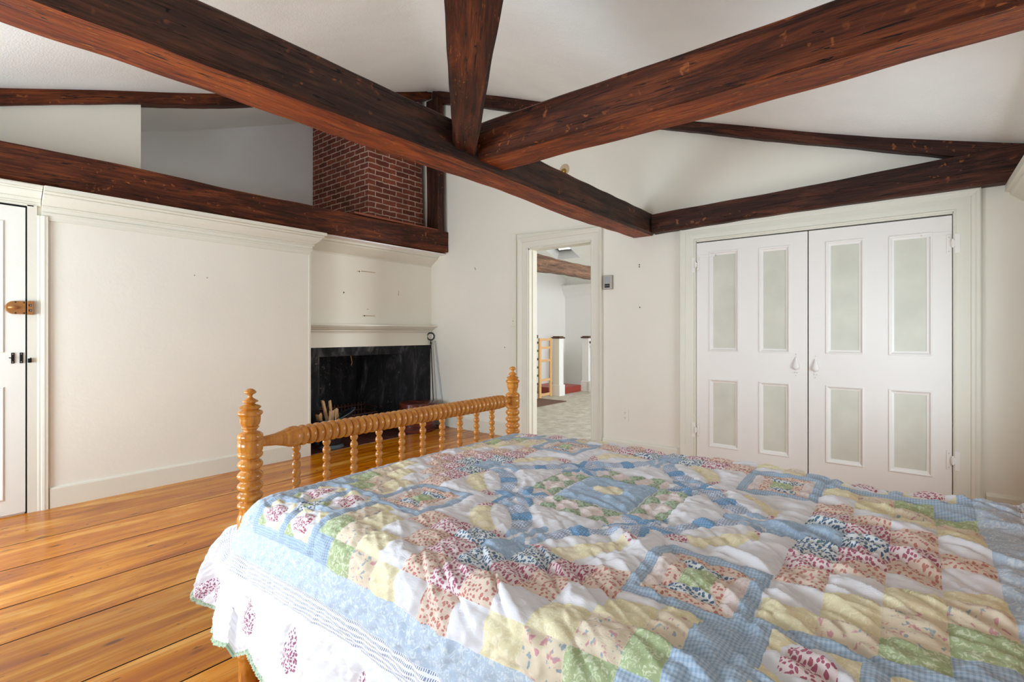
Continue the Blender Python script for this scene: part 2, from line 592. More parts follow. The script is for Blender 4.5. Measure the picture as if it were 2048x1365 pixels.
for (ya, za) in ((1.68, 1.66), (1.585, 1.672)):
    scar(wl, [(ya + 0.005 * math.cos(t_), za + 0.007 * math.sin(t_)) for t_ in np.linspace(0, 5.5, 7)], XL + 0.001, mat=M_therm, name='nail_hole')
for (xa, za) in ((-4.182, 1.99), (-4.172, 1.975), (-2.043, 1.85), (-2.043, 1.83), (-2.038, 1.443), (-3.71, 1.03)):
    scar(wb, pts_xz=[(xa + 0.006 * math.cos(t_), za + 0.007 * math.sin(t_)) for t_ in np.linspace(0, 5.5, 7)], y=YB - 0.001, mat=M_screw, name='nail_hole')

mb = MB(); mb.box(-5.04, -4.94, YR - 0.1, 1.307, 2.2, 4.9)
struct(mb, 'wall_upper_left', M_wall, 'short white plaster wall above the plate beam at far left', 'wall')
mb = MB()
mb.box(XH - 0.1, XH, 0.9, YB, 2.1, 4.9)
mb.box(XH, -5.04, 0.9, 1.0, 2.1, 4.9)
struct(mb, 'wall_loft', M_loft, 'grey shaded plaster wall at the back of the loft recess', 'wall')
mb = MB(); mb.box(XH - 0.1, XF - 0.14, 0.9, YB, 2.1, 2.2); mb.box(XF - 0.15, -4.68, YE, YB, 2.198, 2.21)
struct(mb, 'trim_loft_shelf', M_loft, 'grey floor of the loft recess behind the plate beam', 'shelf')
mb = MB()
wall_x(mb, XR, XR + 0.12, YR - 0.1, YB + 0.1, 0, 3.2, [(2.7, 3.9, 0.45, 1.65)])
struct(mb, 'wall_right', M_wall, 'white plaster wall at the right edge behind the bed head', 'wall')
mb = MB()
wall_y(mb, -5.1, XR + 0.12, YR - 0.12, YR, 0, 3.0, [(-4.22, -3.08, 0.45, 1.65), (-2.22, -1.08, 0.45, 1.65)])
struct(mb, 'wall_rear', M_wall, 'white plaster wall with two added windows behind the camera', 'wall')
k = 0
for (x0, x1) in ((-4.22, -3.08), (-2.22, -1.08)):
    k += 1
    mb = MB()
    w_ = 0.045
    for (a0, a1, b0, b1) in ((x0, x1, 0.45, 0.495), (x0, x1, 1.605, 1.65), (x0, x0 + w_, 0.45, 1.65), (x1 - w_, x1, 0.45, 1.65), (x0, x1, 1.03, 1.07)):
        mb.box(a0, a1, YR - 0.09, YR - 0.05, b0, b1)
    for q in (1, 2):
        xx = x0 + (x1 - x0) * q / 3
        mb.box(xx - 0.01, xx + 0.01, YR - 0.08, YR - 0.06, 0.45, 1.65)
    struct(mb, 'window_%d' % k, M_hwhite, 'unseen white sash window added in the rear wall, %s of the pair' % ('left' if k == 1 else 'right'), 'window')
mb = MB()
for (a0, a1, b0, b1) in ((2.7, 3.9, 0.45, 0.49), (2.7, 3.9, 1.61, 1.65), (2.7, 2.74, 0.45, 1.65), (3.86, 3.9, 0.45, 1.65), (3.29, 3.31, 0.45, 1.65), (2.7, 3.9, 1.03, 1.06)):
    mb.box(XR + 0.05, XR + 0.09, a0, a1, b0, b1)
struct(mb, 'window_3', M_hwhite, 'white window on the right wall between the bed and the closet', 'window')

# ceiling: two roof slopes meeting on a hip
xs = np.linspace(XH - 0.1, XR + 0.2, 70); ys = np.linspace(YR - 0.12, YB + 0.06, 62)
mb = MB()
P = [[(x, y, min(fX(x), gY(y)) + 0.010 * math.sin(2.1 * x + 1.3 * y) * math.sin(1.7 * y - x)) for y in ys] for x in xs]
mb.grid(P)
cl = struct(mb, 'ceiling', M_ceil, 'sloping sand textured plaster ceiling under the hipped roof', 'ceiling', smooth=True)
so = cl.modifiers.new('thick', 'SOLIDIFY'); so.thickness = 0.08; so.offset = 1

# closet interior
mb = MB()
mb.box(CX0 - 0.1, CX1 + 0.1, YB + 0.7, YB + 0.75, 0, 2.3)
mb.box(CX0 - 0.1, CX0 - 0.05, YB + 0.12, YB + 0.7, 0, 2.3)
mb.box(CX1 + 0.05, CX1 + 0.1, YB + 0.12, YB + 0.7, 0, 2.3)
mb.box(CX0 - 0.1, CX1 + 0.1, YB + 0.12, YB + 0.75, 2.25, 2.3)
mb.box(CX0 - 0.1, CX1 + 0.1, YB + 0.1, YB + 0.75, -0.05, 0)
struct(mb, 'wall_closet', M_dark, 'dark inside of the closet behind the double doors', 'wall')


# ------------------------------------------------------------------ mouldings
def sweep(mb, path, prof, mi=0, cap=True):
    """path: [((x,y),(nx,ny))...] corner points with summed normals; prof: [(off,z)]"""
    P = [[(p[0] + n[0] * o_, p[1] + n[1] * o_, z) for (o_, z) in prof] for p, n in path]
    mb.grid(P, mi=mi)
    if cap:
        mb.poly(P[0][::-1], mi); mb.poly(P[-1], mi)


CORN = [(0.0, 1.985), (0.012, 1.985), (0.014, 2.0), (0.020, 2.003), (0.020, 2.016), (0.014, 2.019), (0.018, 2.045), (0.030, 2.048), (0.030, 2.058), (0.025, 2.061), (0.040, 2.075), (0.062, 2.092),
        (0.080, 2.115), (0.084, 2.126), (0.080, 2.129), (0.094, 2.133), (0.100, 2.144), (0.096, 2.148), (0.114, 2.151), (0.116, 2.178), (0.0, 2.178)]
mb = MB()
sweep(mb, [((XL, 0.66), (1, 0)), ((XL, YE), (1, 1)), ((XF, YE), (0, 1))], CORN)
struct(mb, 'trim_1', M_trim, 'long stepped white cornice along the top of the boarded left wall', 'cornice')
CF = [(0.0, 2.065), (0.010, 2.065), (0.010, 2.073), (0.006, 2.076), (0.014, 2.084), (0.05, 2.105), (0.09, 2.132), (0.13, 2.158), (0.134, 2.166), (0.130, 2.168), (0.155, 2.18), (0.155, 2.2), (0, 2.2)]
mb = MB()
sweep(mb, [((XF, YE + 0.0), (1, 0)), ((XF, YB), (1, 0))], CF)
struct(mb, 'trim_2', M_trim, 'white cove cornice under the plate beam above the fireplace', 'cornice')
CD = [(o_ * 0.72, z + 0.004) for o_, z in CORN]
CD = [(0, 2.052)] + [(max(o_, 0.002) * 1.0, 2.052 + (z - 1.989) * (0.125 / 0.193)) for o_, z in CD[1:-1]] + [(0, 2.177)]
mb = MB()
sweep(mb, [((XL, YR), (1, 0)), ((XL, 0.655), (1, 0))], CD)
struct(mb, 'trim_3', M_trim, 'narrower white cornice over the door at the far left', 'cornice')
# right wall cornice
CRt = [(0, 1.99), (0.02, 1.995), (0.022, 2.02), (0.045, 2.04), (0.085, 2.075), (0.098, 2.085), (0.098, 2.10), (0.12, 2.105), (0.12, 2.15), (0, 2.15)]
mb = MB()
sweep(mb, [((XR, 2.15), (-1, 0)), ((XR, YB), (-1, 0))], CRt)
struct(mb, 'trim_4', M_trim, 'white cornice on the right wall next to the beam end', 'cornice')
# mantel
MT = [(0.0, 1.190), (0.015, 1.190), (0.018, 1.205), (0.012, 1.208), (0.032, 1.214), (0.034, 1.228), (0.028, 1.231), (0.055, 1.238), (0.075, 1.256), (0.071, 1.259), (0.105, 1.262), (0.108, 1.272), (0.102, 1.274), (0.128, 1.276), (0.128, 1.292), (0, 1.292)]
mb = MB()
sweep(mb, [((XF, YE), (1, 0)), ((XF, YB), (1, 0))], MT)
mb.box(XF, XF + 0.012, YE, YB, 1.04, 1.196)
struct(mb, 'trim_5', M_trim, 'moulded white mantel shelf above the black fireplace opening', 'mantel')
# baseboards
mb = MB()
sweep(mb, [((XL, 0.70), (1, 0)), ((XL, YE), (1, 0))], [(0, 0), (0.016, 0), (0.016, 0.128), (0.012, 0.138), (0.004, 0.142), (0, 0.142)])
struct(mb, 'baseboard_left', M_trim, 'white painted baseboard below the boarded left wall', 'baseboard')
BB = [(0, 0), (0.018, 0), (0.018, 0.135), (0.01, 0.15), (0, 0.155)]
mb = MB()
sweep(mb, [((XF + 0.01, YB), (0, -1)), ((-3.53, YB), (0, -1))], BB)
sweep(mb, [((-2.43, YB), (0, -1)), ((-1.65, YB), (0, -1))], BB)
sweep(mb, [((0.37, YB), (0, -1)), ((XR, YB), (0, -1))], BB)
struct(mb, 'baseboard_back', M_trim, 'white baseboard along the gable wall', 'baseboard')


def casing_y(x0, x1, ztop, wide, y, name, label, jamb, ext=None):
    """door casing on the back wall (faces -y)"""
    mb = MB()
    P0 = [(0, 0.004), (0.0, 0.016), (0.008, 0.02), (0.016, 0.016), (wide * 0.35, 0.018), (wide - 0.05, 0.018), (wide - 0.046, 0.026), (wide - 0.03, 0.03), (wide - 0.02, 0.036), (wide - 0.006, 0.04), (wide, 0.036), (wide, 0)]
    path = [((x0, 0.0), (-1, 0)), ((x0, ztop), (-1, 1)), ((x1, ztop), (1, 1)), ((x1, 0.0), (1, 0))]
    P = [[(p[0] + n[0] * a_, y - d_, p[1] + n[1] * a_) for (a_, d_) in P0] for p, n in path]
    mb.grid(P)
    if jamb:
        mb.box(x0 - 0.002, x0 + 0.012, y - 0.004, y + jamb, 0, ztop); mb.box(x1 - 0.012, x1 + 0.002, y - 0.004, y + jamb, 0, ztop)
        mb.box(x0, x1, y - 0.004, y + jamb, ztop - 0.012, ztop + 0.002)
        # stop moulding
        mb.box(x0 + 0.012, x0 + 0.022, y + 0.05, y + jamb - 0.02, 0, ztop - 0.012)
    return struct(mb, name, M_trim, label, 'door frame')


casing_y(DX0, DX1, DZ, 0.125, YB, 'trim_6', 'wide white casing round the open doorway to the hall', 0.14)
# extra back band, the left side casing is very wide
mb = MB()
def skew(x0, x1, zl, zr, hh, y0, y1):
    mb.grid([[(x0, y0, zl), (x0, y1, zl), (x0, y1, zl + hh), (x0, y0, zl + hh)], [(x1, y0, zr), (x1, y1, zr), (x1, y1, zr + hh), (x1, y0, zr + hh)]], closed_v=True)
    mb.poly([(x0, y0, zl), (x0, y1, zl), (x0, y1, zl + hh), (x0, y0, zl + hh)]); mb.poly([(x1, y0, zr), (x1, y1, zr), (x1, y1, zr + hh), (x1, y0, zr + hh)])
mb.box(-3.530, -3.480, YB - 0.020, YB, 0, 2.312)
mb.box(-3.537, -3.515, YB - 0.036, YB, 0, 2.328)
skew(-3.5365, -2.436, 2.315, 2.268, 0.018, YB - 0.035, YB - 0.0005)
skew(-3.5295, -2.436, 2.258, 2.252, 0.055, YB - 0.0215, YB - 0.0005)
struct(mb, 'trim_7', M_trim, 'outer back band framing the hall doorway casing', 'door frame')
casing_y(CX0 - 0.002, CX1 + 0.002, CZ + 0.012, 0.135, YB, 'trim_8', 'moulded white casing round the double closet doors', 0)
mb = MB()
mb.box(CX0 - 0.03, CX0 + 0.001, YB - 0.004, YB + 0.05, 0, CZ + 0.012); mb.box(CX1 - 0.001, CX1 + 0.03, YB - 0.004, YB + 0.05, 0, CZ + 0.012)
mb.box(CX0 - 0.03, CX1 + 0.03, YB - 0.004, YB + 0.05, CZ + 0.004, CZ + 0.03)
struct(mb, 'trim_9', M_trim, 'narrow white jamb strip around the closet opening', 'door frame')


# ------------------------------------------------------------------ panelled doors
def panelled(name, label, w, hgt, panels, to_world, mat, pmat, th=0.035, mould=0.032, cat='door'):
    """local a (0..w), z, d (towards the room)"""
    mb = MB(); mk = []
    as_ = sorted({0, w} | {p[0] for p in panels} | {p[1] for p in panels})
    zs_ = sorted({0, hgt} | {p[2] for p in panels} | {p[3] for p in panels})
    T = lambda a_, z_, d_: to_world(a_, z_, d_)
    for i in range(len(as_) - 1):
        for j in range(len(zs_) - 1):
            ca_, cz_ = (as_[i] + as_[i + 1]) / 2, (zs_[j] + zs_[j + 1]) / 2
            if any(p[0] < ca_ < p[1] and p[2] < cz_ < p[3] for p in panels):
                continue
            mb.quad(T(as_[i], zs_[j], 0), T(as_[i + 1], zs_[j], 0), T(as_[i + 1], zs_[j + 1], 0), T(as_[i], zs_[j + 1], 0))
    # sides/back
    for (p, q) in (((0, 0), (w, 0)), ((w, 0), (w, hgt)), ((w, hgt), (0, hgt)), ((0, hgt), (0, 0))):
        mb.quad(T(p[0], p[1], 0), T(q[0], q[1], 0), T(q[0], q[1], -th), T(p[0], p[1], -th))
    mb.quad(T(0, 0, -th), T(w, 0, -th), T(w, hgt, -th), T(0, hgt, -th))
    door = mb.build(name, mat)
    tag(door, label, cat, kind='structure')
    for (a0, a1, z0, z1) in panels:
        r = MB()
        rings = [(0, 0), (0, 0.004), (0.004, 0.006), (0.010, 0.005), (mould * 0.6, -0.006), (mould, -0.010), (mould, -0.013)]
        P = []
        for (o_, d_) in rings:
            P.append([T(a0 + o_, z0 + o_, d_), T(a1 - o_, z0 + o_, d_), T(a1 - o_, z1 - o_, d_), T(a0 + o_, z1 - o_, d_)])
        r.grid(P, closed_v=True)
        r.build('panel_moulding', mat, door)
        r = MB(); o_ = mould
        r.quad(T(a0 + o_, z0 + o_, -0.013), T(a1 - o_, z0 + o_, -0.013), T(a1 - o_, z1 - o_, -0.013), T(a0 + o_, z1 - o_, -0.013))
        pn = r.build('door_panel', pmat, door)
    return door


YD = YB - 0.006
back = lambda x0: (lambda a_, z_, d_: (x0 + a_, YD - d_, z_ + 0.008))
d1 = panelled('door_1', 'left closet door of the pair, under the beam end', 0.855, 1.985,
              [(0.107, 0.352, 0.20, 0.790), (0.506, 0.734, 0.20, 0.790), (0.107, 0.352, 1.03, 1.898), (0.506, 0.734, 1.03, 1.89)],
              back(-1.5), M_closet, M_panel)
d2 = panelled('door_2', 'right closet door of the pair, the wider looking one near the bed', 0.84, 1.985,
              [(0.113, 0.353, 0.20, 0.790), (0.498, 0.740, 0.20, 0.790), (0.113, 0.353, 1.03, 1.888), (0.498, 0.740, 1.03, 1.884)],
              back(-0.637), M_closet, M_panel)


def pull(parent, x, zc):
    # pear shaped latch handle
    r = MB()
    Mx = Matrix.Translation((x, YD - 0.001, zc))
    prof = [(0.0, 0.10), (0.010, 0.098), (0.016, 0.088), (0.010, 0.076), (0.004, 0.068), (0.004, 0.062)]
    pts = []
    prof2 = [(0.0015, 0.064), (0.006, 0.05), (0.013, 0.03), (0.021, 0.008), (0.026, -0.01), (0.024, -0.024), (0.014, -0.034), (0.0, -0.037)]
    mt = Matrix.Translation((x, YD - 0.006, zc)) @ Matrix.Diagonal((1, 0.75, 1, 1))
    r.lathe(prof2, 18, mt)
    # leaf plates
    for (z0, s_) in ((0.082, 1), (-0.068, -1)):
        out = []
        for t_ in np.linspace(0, 2 * math.pi, 14, endpoint=False):
            rr = 0.019 * (1 + 0.25 * math.cos(2 * t_))
            out.append((x + rr * math.sin(t_) * 0.95, z0 + s_ * rr * math.cos(t_) * 1.2))
        r.poly([(p[0], YD - 0.004, p[1]) for p in out])
        r.grid([[(p[0], YD - 0.004, p[1]) for p in out], [(p[0] * 1.0, YD, p[1]) for p in out]], closed_v=True)
    hd = r.build('handle', M_closet, parent, smooth=True, auto=0.9)
    for (dx, dz) in ((0, 0.085), (-0.009, -0.06), (0.009, -0.06), (0, -0.082)):
        q = MB(); q.lathe([(0.0025, 0.0), (0.0025, 0.002), (0, 0.003)], 8, Matrix.Translation((x + dx, YD - 0.004, zc + dz)) @ Matrix.Rotation(math.pi / 2, 4, 'X'))
        q.build('screw', M_therm, hd)
    q = MB(); q.box(x - 0.007, x + 0.007, YD - 0.003, YD, zc - 0.06, zc + 0.07); q.build('back_plate', M_closet, hd)


pull(d1, -0.724, 0.945); pull(d2, -0.592, 0.935)


def hinge(parent, x, z, s, arm=True):
    r = MB()
    r.box(x + s * 0.006, x + s * 0.03, YD - 0.004, YD - 0.001, z - 0.065, z + 0.065)
    r.box(x - s * 0.012, x - s * 0.038, YB - 0.0205, YB - 0.016, z - 0.065, z + 0.065)
    if arm:
        r.box(x + s * 0.006, x + s * 0.16, YD - 0.004, YD - 0.001, z + 0.062, z + 0.085)
    r.box(x - s * 0.014, x + s * 0.008, YB - 0.026, YB - 0.008, z - 0.02, z + 0.02)
    r.lathe([(0.006, -0.028), (0.007, -0.026), (0.007, 0.026), (0.005, 0.032)], 10, Matrix.Translation((x - s * 0.002, YB - 0.026, z)))
    hg = r.build('hinge', M_closet, parent, bevel=0.0008)
    sc = MB()
    for dz in (-0.05, 0.045):
        for xx in (x + s * 0.018, ):
            sc.lathe([(0.003, 0), (0.003, 0.0015), (0, 0.002)], 8, Matrix.Translation((xx, YD - 0.004, z + dz)) @ Matrix.Rotation(math.pi / 2, 4, 'X'))
    sc.build('screw', M_therm, hg)


hinge(d1, -1.503, 1.80, 1); hinge(d1, -1.503, 0.34, 1, False)
hinge(d2, 0.205, 1.80, -1); hinge(d2, 0.205, 0.34, -1, False)

# left door
left = lambda y0: (lambda a_, z_, d_: (XL + 0.012 + d_, y0 + a_, z_ + 0.012))
d3 = panelled('door_3', 'old panelled door with a bronze lock at the left edge of the room', 0.864, 2.018,
              [(0.30, 0.762, 0.10, 0.835), (0.30, 0.762, 1.06, 1.915)], left(-0.284), M_door, M_door, 0.02, 0.02)
# black strip beside and over the door, gap shade put in as colour
mb = MB()
mb.box(XL - 0.001, XL + 0.003, 0.578, 0.590, 0.0, 2.04); mb.box(XL - 0.001, XL + 0.003, -0.3, 0.590, 2.03, 2.046)
struct(mb, 'trim_10', M_dark, 'black strip for the shaded gap round the edge of the left door', 'door frame')
mb = MB()
xs_ = XL
mb.box(xs_, xs_ + 0.014, 0.589, 0.636, 0, 2.052)
P = []
prof = [(0.636, 0.014), (0.645, 0.017), (0.655, 0.017), (0.66, 0.021), (0.672, 0.023), (0.682, 0.021), (0.69, 0.021), (0.694, 0.017), (0.694, 0.0)]
mb.grid([[(xs_ + d_, y_, z_) for (y_, d_) in prof] for z_ in (0.0, 1.99)])
mb.box(xs_, xs_ + 0.012, 0.694, YE, 1.965, 1.99)
mb.box(xs_, xs_ + 0.014, -0.3, 0.62, 2.044, 2.058)
mb.box(xs_, xs_ + 0.014, -0.42, -0.29, 0, 2.052)
struct(mb, 'trim_11', M_trim, 'moulded upright casing between the left door and the boarded wall', 'door frame')
# corner bead on the end of the boarded wall
mb = MB(); mb.box(XL - 0.005, XL + 0.006, YE - 0.012, YE + 0.006, 0, 1.985); mb.box(XF, XL - 0.005, YE, YE + 0.004, 0, 1.985)
struct(mb, 'trim_12', M_trim, 'narrow corner board where the boarded wall ends at the fireplace', 'trim')

# bronze rim lock
FX = XL + 0.012
lk = thing('rim_lock', 'bronze coloured rim lock with oval thumb turn on the left door', 'lock', (FX, 0.53, 1.365))
r = MB()
out = []
for t_ in np.linspace(math.pi / 2, math.pi * 1.5, 12):
    out.append((0.0 - 0.012 + 0.036 * math.cos(t_) if False else -0.005 + 0.042 * math.cos(t_), 0.043 * math.sin(t_)))
out = [(0.05, -0.043), (0.05, 0.043)] + out
r.grid([[(0.0, p[0], p[1]) for p in out], [(0.020, p[0], p[1]) for p in out], [(0.024, p[0] * 0.94, p[1] * 0.93) for p in out]], closed_v=True)
r.poly([(0.024, p[0] * 0.94, p[1] * 0.93) for p in out])
r.build('lock_case', M_bronze, lk, smooth=True, auto=0.6)
r = MB(); mt = Matrix.Translation((0.024, -0.008, 0)) @ Matrix.Rotation(math.pi / 2, 4, 'Y') @ Matrix.Diagonal((0.55, 1.2, 1, 1))
r.lathe([(0.024, 0), (0.024, 0.004), (0.019, 0.006), (0.014, 0.014), (0.006, 0.018), (0, 0.019)], 24, mt)
r.build('thumb_turn', M_bronze, lk, smooth=True, auto=0.8)
for (dy, dz) in ((0.0, 0.035), (0.04, 0.034), (0.0, -0.036), (0.04, -0.036)):
    r = MB(); r.lathe([(0.0045, 0), (0.0045, 0.003), (0, 0.0035)], 10, Matrix.Translation((0.0235, dy, dz)) @ Matrix.Rotation(math.pi / 2, 4, 'Y')); r.build('screw', M_screw, lk)
st = MB(); st.box(0.0, 0.026, 0.056, 0.088, -0.045, 0.045)
st = st.build('strike_box', M_bronze, lk, bevel=0.002)
for dz in (0.017, -0.017):
    r = MB(); r.box(0.0255, 0.0268, 0.062, 0.078, dz - 0.007, dz + 0.007); r.build('bolt_window', M_screw, st)
    r = MB(); r.box(0.0262, 0.0275, 0.068, 0.076, dz - 0.004, dz + 0.004); r.build('bolt', M_chrome, st)

lt = thing('thumb_latch', 'small black iron latch plates on the left door below the lock', 'latch', (FX, 0.54, 1.034))
for (y0, y1) in ((-0.028, -0.012), (0.012, 0.028)):
    r = MB(); r.box(0, 0.006, y0, y1, -0.035, 0.035); p_ = r.build('latch_plate', M_iron, lt, bevel=0.001)
    for dz in (-0.026, 0.026):
        r = MB(); r.lathe([(0.003, 0), (0.003, 0.002), (0, 0.003)], 8, Matrix.Translation((0.006, (y0 + y1) / 2, dz)) @ Matrix.Rotation(math.pi / 2, 4, 'Y')); r.build('screw', M_therm, p_)
r = MB(); r.tube([(0.006, -0.02, 0.0), (0.018, -0.022, 0.0), (0.02, -0.04, 0.004)], 0.003); r.build('thumb_piece', M_iron, lt)
kp = thing('latch_keeper', 'little black iron keeper on the casing beside the latch', 'latch', (XL + 0.014, 0.602, 1.015))
r = MB(); r.box(0, 0.016, -0.012, 0.006, -0.014, 0.014); r.build('keeper_hook', M_iron, kp, bevel=0.002)
r = MB(); r.tube([(0.004, 0.0, 0.012), (0.014, 0.002, 0.018), (0.016, -0.006, 0.0)], 0.003); r.build('keeper_pin', M_iron, kp)

# thermostat, switch, outlet, ceiling rose
t = thing('thermostat', 'grey metal thermostat beside the hall doorway', 'thermostat', (-2.365, YB, 1.70))
r = MB(); r.box(-0.052, 0.045, -0.028, 0, -0.07, 0.07); r.build('cover', M_therm, t, bevel=0.004)
r = MB(); r.box(-0.036, 0.026, -0.030, -0.027, -0.055, 0.055); r.build('face_plate', M_chrome, t, bevel=0.002)
r = MB(); r.box(-0.032, 0.022, -0.032, -0.029, -0.052, -0.015); r.build('scale_window', M_screw, t)
r = MB()
for q in range(5):
    r.box(-0.026 + q * 0.009, -0.022 + q * 0.009, -0.0332, -0.0318, -0.036, -0.031)
r.build('scale_marks', M_chrome, t)
r = MB(); r.box(-0.014, 0.0, -0.034, -0.029, -0.01, 0.006); r.build('lever', M_therm, t)
t = thing('light_switch', 'ivory light switch left of the hall doorway', 'light switch', (-3.585, YB, 1.33))
r = MB(); r.box(-0.036, 0.036, -0.006, 0, -0.06, 0.06); r.build('switch_plate', M_plate, t, bevel=0.002)
r = MB(); r.box(-0.006, 0.006, -0.016, -0.005, -0.006, 0.012); r.build('toggle', M_plate, t)
for dz in (-0.03, 0.03):
    r = MB(); r.lathe([(0.003, 0), (0.003, 0.001), (0, 0.002)], 8, Matrix.Translation((0, -0.006, dz)) @ Matrix.Rotation(math.pi / 2, 4, 'X')); r.build('screw', M_therm, t)
t = thing('power_outlet', 'ivory double outlet low on the wall right of the doorway', 'outlet', (-2.19, YB, 0.395))
r = MB(); r.box(-0.038, 0.038, -0.006, 0, -0.06, 0.06); r.build('outlet_plate', M_plate, t, bevel=0.002)
for dz in (-0.025, 0.025):
    r = MB(); r.lathe([(0.017, 0), (0.017, 0.002), (0.0, 0.0025)], 16, Matrix.Translation((0, -0.006, dz)) @ Matrix.Rotation(math.pi / 2, 4, 'X')); s_ = r.build('socket', M_plate, t)
    r = MB()
    for dx in (-0.006, 0.006):
        r.box(dx - 0.0015, dx + 0.0015, -0.0092, -0.008, dz, dz + 0.008)
    r.box(-0.0025, 0.0025, -0.0092, -0.008, dz - 0.010, dz - 0.006)
    r.build('slots', M_screw, s_)
t = thing('wall_lamp_socket', 'round plastered patch with brass lamp socket high on the gable wall', 'lamp holder', (-2.889, YB, 2.93))
r = MB(); r.lathe([(0.062, 0), (0.058, 0.004), (0.05, 0.006), (0, 0.007)], 20, Matrix.Rotation(math.pi / 2, 4, 'X')); r.build('plaster_ring', M_stain, t)
r = MB(); r.lathe([(0.026, 0.0), (0.03, 0.012), (0.02, 0.022), (0.022, 0.03), (0.012, 0.034), (0, 0.034)], 14, Matrix.Translation((0, 0, -0.02)) @ Matrix.Rotation(math.pi / 2, 4, 'X')); r.build('brass_fitting', M_brass, t)

# ------------------------------------------------------------------ timber beams


def beam(name, label, p0, p1, w, hgt, mats, up=(0, 0, 1), w1=None, h1=None, wob=0.007, seed=0, chamfer=0.012, group=None, cat='beam', pegs=0):
    """centreline bottom p0->p1; w across, hgt upward. mats=(side,bottom)"""
    p0, p1 = Vector(p0), Vector(p1)
    L = (p1 - p0).length; ax = (p1 - p0).normalized(); upv = Vector(up)
    ya = upv.cross(ax).normalized(); za = ax.cross(ya).normalized()
    mt = Matrix((( ax.x, ya.x, za.x, p0.x), (ax.y, ya.y, za.y, p0.y), (ax.z, ya.z, za.z, p0.z), (0, 0, 0, 1)))
    rs = random.Random(seed)
    N = max(12, int(L / 0.05))
    ph = [[(rs.uniform(0.6, 1.6), rs.uniform(0, 6.3)), (rs.uniform(2, 4.5), rs.uniform(0, 6.3)), (rs.uniform(8, 14), rs.uniform(0, 6.3))] for _ in range(10)]

    def wv(k, x):
        return wob * (0.9 * math.sin(ph[k][0][0] * x + ph[k][0][1]) + 0.5 * math.sin(ph[k][1][0] * x + ph[k][1][1]) + 0.16 * math.sin(ph[k][2][0] * x * 1.6 + ph[k][2][1]))
    P = []
    for i in range(N + 1):
        x = L * i / N; f = i / N
        ww = (w + ((w1 if w1 is not None else w) - w) * f) / 2; hh = hgt + ((h1 if h1 is not None else hgt) - hgt) * f
        c_ = chamfer * (1 + 0.5 * math.sin(ph[8][1][0] * x))
        yl, yr = -ww + wv(0, x), ww + wv(1, x); zb, zt = wv(2, x), hh + wv(3, x)
        P.append([(x, yl + c_, zb), (x, yr - c_, zb + wv(4, x) * 0.3), (x, yr, zb + c_ + wv(5, x) * 0.4), (x, yr + wv(6, x) * 0.5, (zb + zt) / 2), (x, yr, zt - c_ * 0.6), (x, yr - c_ * 0.6, zt), (x, yl + c_ * 0.6, zt), (x, yl, zt - c_ * 0.6), (x, yl + wv(7, x) * 0.5, (zb + zt) / 2), (x, yl, zb + c_ + wv(5, x) * 0.4)])
    mb = MB()
    n = len(P[0]); b = 0
    for r_ in P:
        mb.v += r_
    for i in range(N):
        for j in range(n):
            j2 = (j + 1) % n
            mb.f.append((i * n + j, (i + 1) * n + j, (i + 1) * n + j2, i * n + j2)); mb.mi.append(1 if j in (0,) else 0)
    mb.f.append(tuple(range(n))); mb.mi.append(0)
    mb.f.append(tuple(N * n + k for k in range(n))[::-1]); mb.mi.append(0)
    o = mb.build(name, list(mats), smooth=True, auto=0.5)
    o.matrix_world = mt
    return tag(o, label, cat, group)


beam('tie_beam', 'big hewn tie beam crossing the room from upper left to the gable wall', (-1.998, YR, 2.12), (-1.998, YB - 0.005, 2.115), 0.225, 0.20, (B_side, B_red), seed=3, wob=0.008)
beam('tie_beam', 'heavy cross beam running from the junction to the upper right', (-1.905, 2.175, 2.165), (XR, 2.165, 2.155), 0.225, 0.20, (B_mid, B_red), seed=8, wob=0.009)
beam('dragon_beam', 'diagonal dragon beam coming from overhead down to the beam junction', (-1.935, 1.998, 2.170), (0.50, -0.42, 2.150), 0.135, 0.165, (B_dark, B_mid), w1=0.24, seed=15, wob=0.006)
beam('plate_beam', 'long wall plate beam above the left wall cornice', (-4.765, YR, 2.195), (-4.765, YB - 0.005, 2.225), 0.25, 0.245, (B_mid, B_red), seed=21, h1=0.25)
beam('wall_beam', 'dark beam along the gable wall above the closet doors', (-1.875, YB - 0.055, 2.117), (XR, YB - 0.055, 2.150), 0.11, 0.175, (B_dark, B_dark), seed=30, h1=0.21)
gx = [(-3.99 + 0.02, 3.875), (0.57, 2.245)]
slope_pts = [(-4.85, 4.20), (-3.89, 3.845), (-1.683, 2.985), (0.57, 2.255)]
# thin gable rafter, slightly sagging like the ceiling it carries
mb = MB()
xs_ = np.linspace(-4.86, XR, 90); rs = random.Random(4)
P = []
for i, x in enumerate(xs_):
    zt = fX(x) + 0.02; d_ = 0.02 + float(np.interp(x, [-4.9, -3.9, -1.7, -0.157, 0.57], [.15, .146, .085, .098, .11])) + 0.004 * math.sin(x * 5) + rs.uniform(-.002, .002)
    y0 = YB - 0.075 + 0.004 * math.sin(x * 7)
    P.append([(x, y0, zt), (x, y0, zt - d_ + 0.006), (x, y0 + 0.01, zt - d_), (x, YB + 0.02, zt - d_), (x, YB + 0.02, zt)])
mb.grid(P, closed_v=True); mb.poly(P[0]); mb.poly(P[-1])
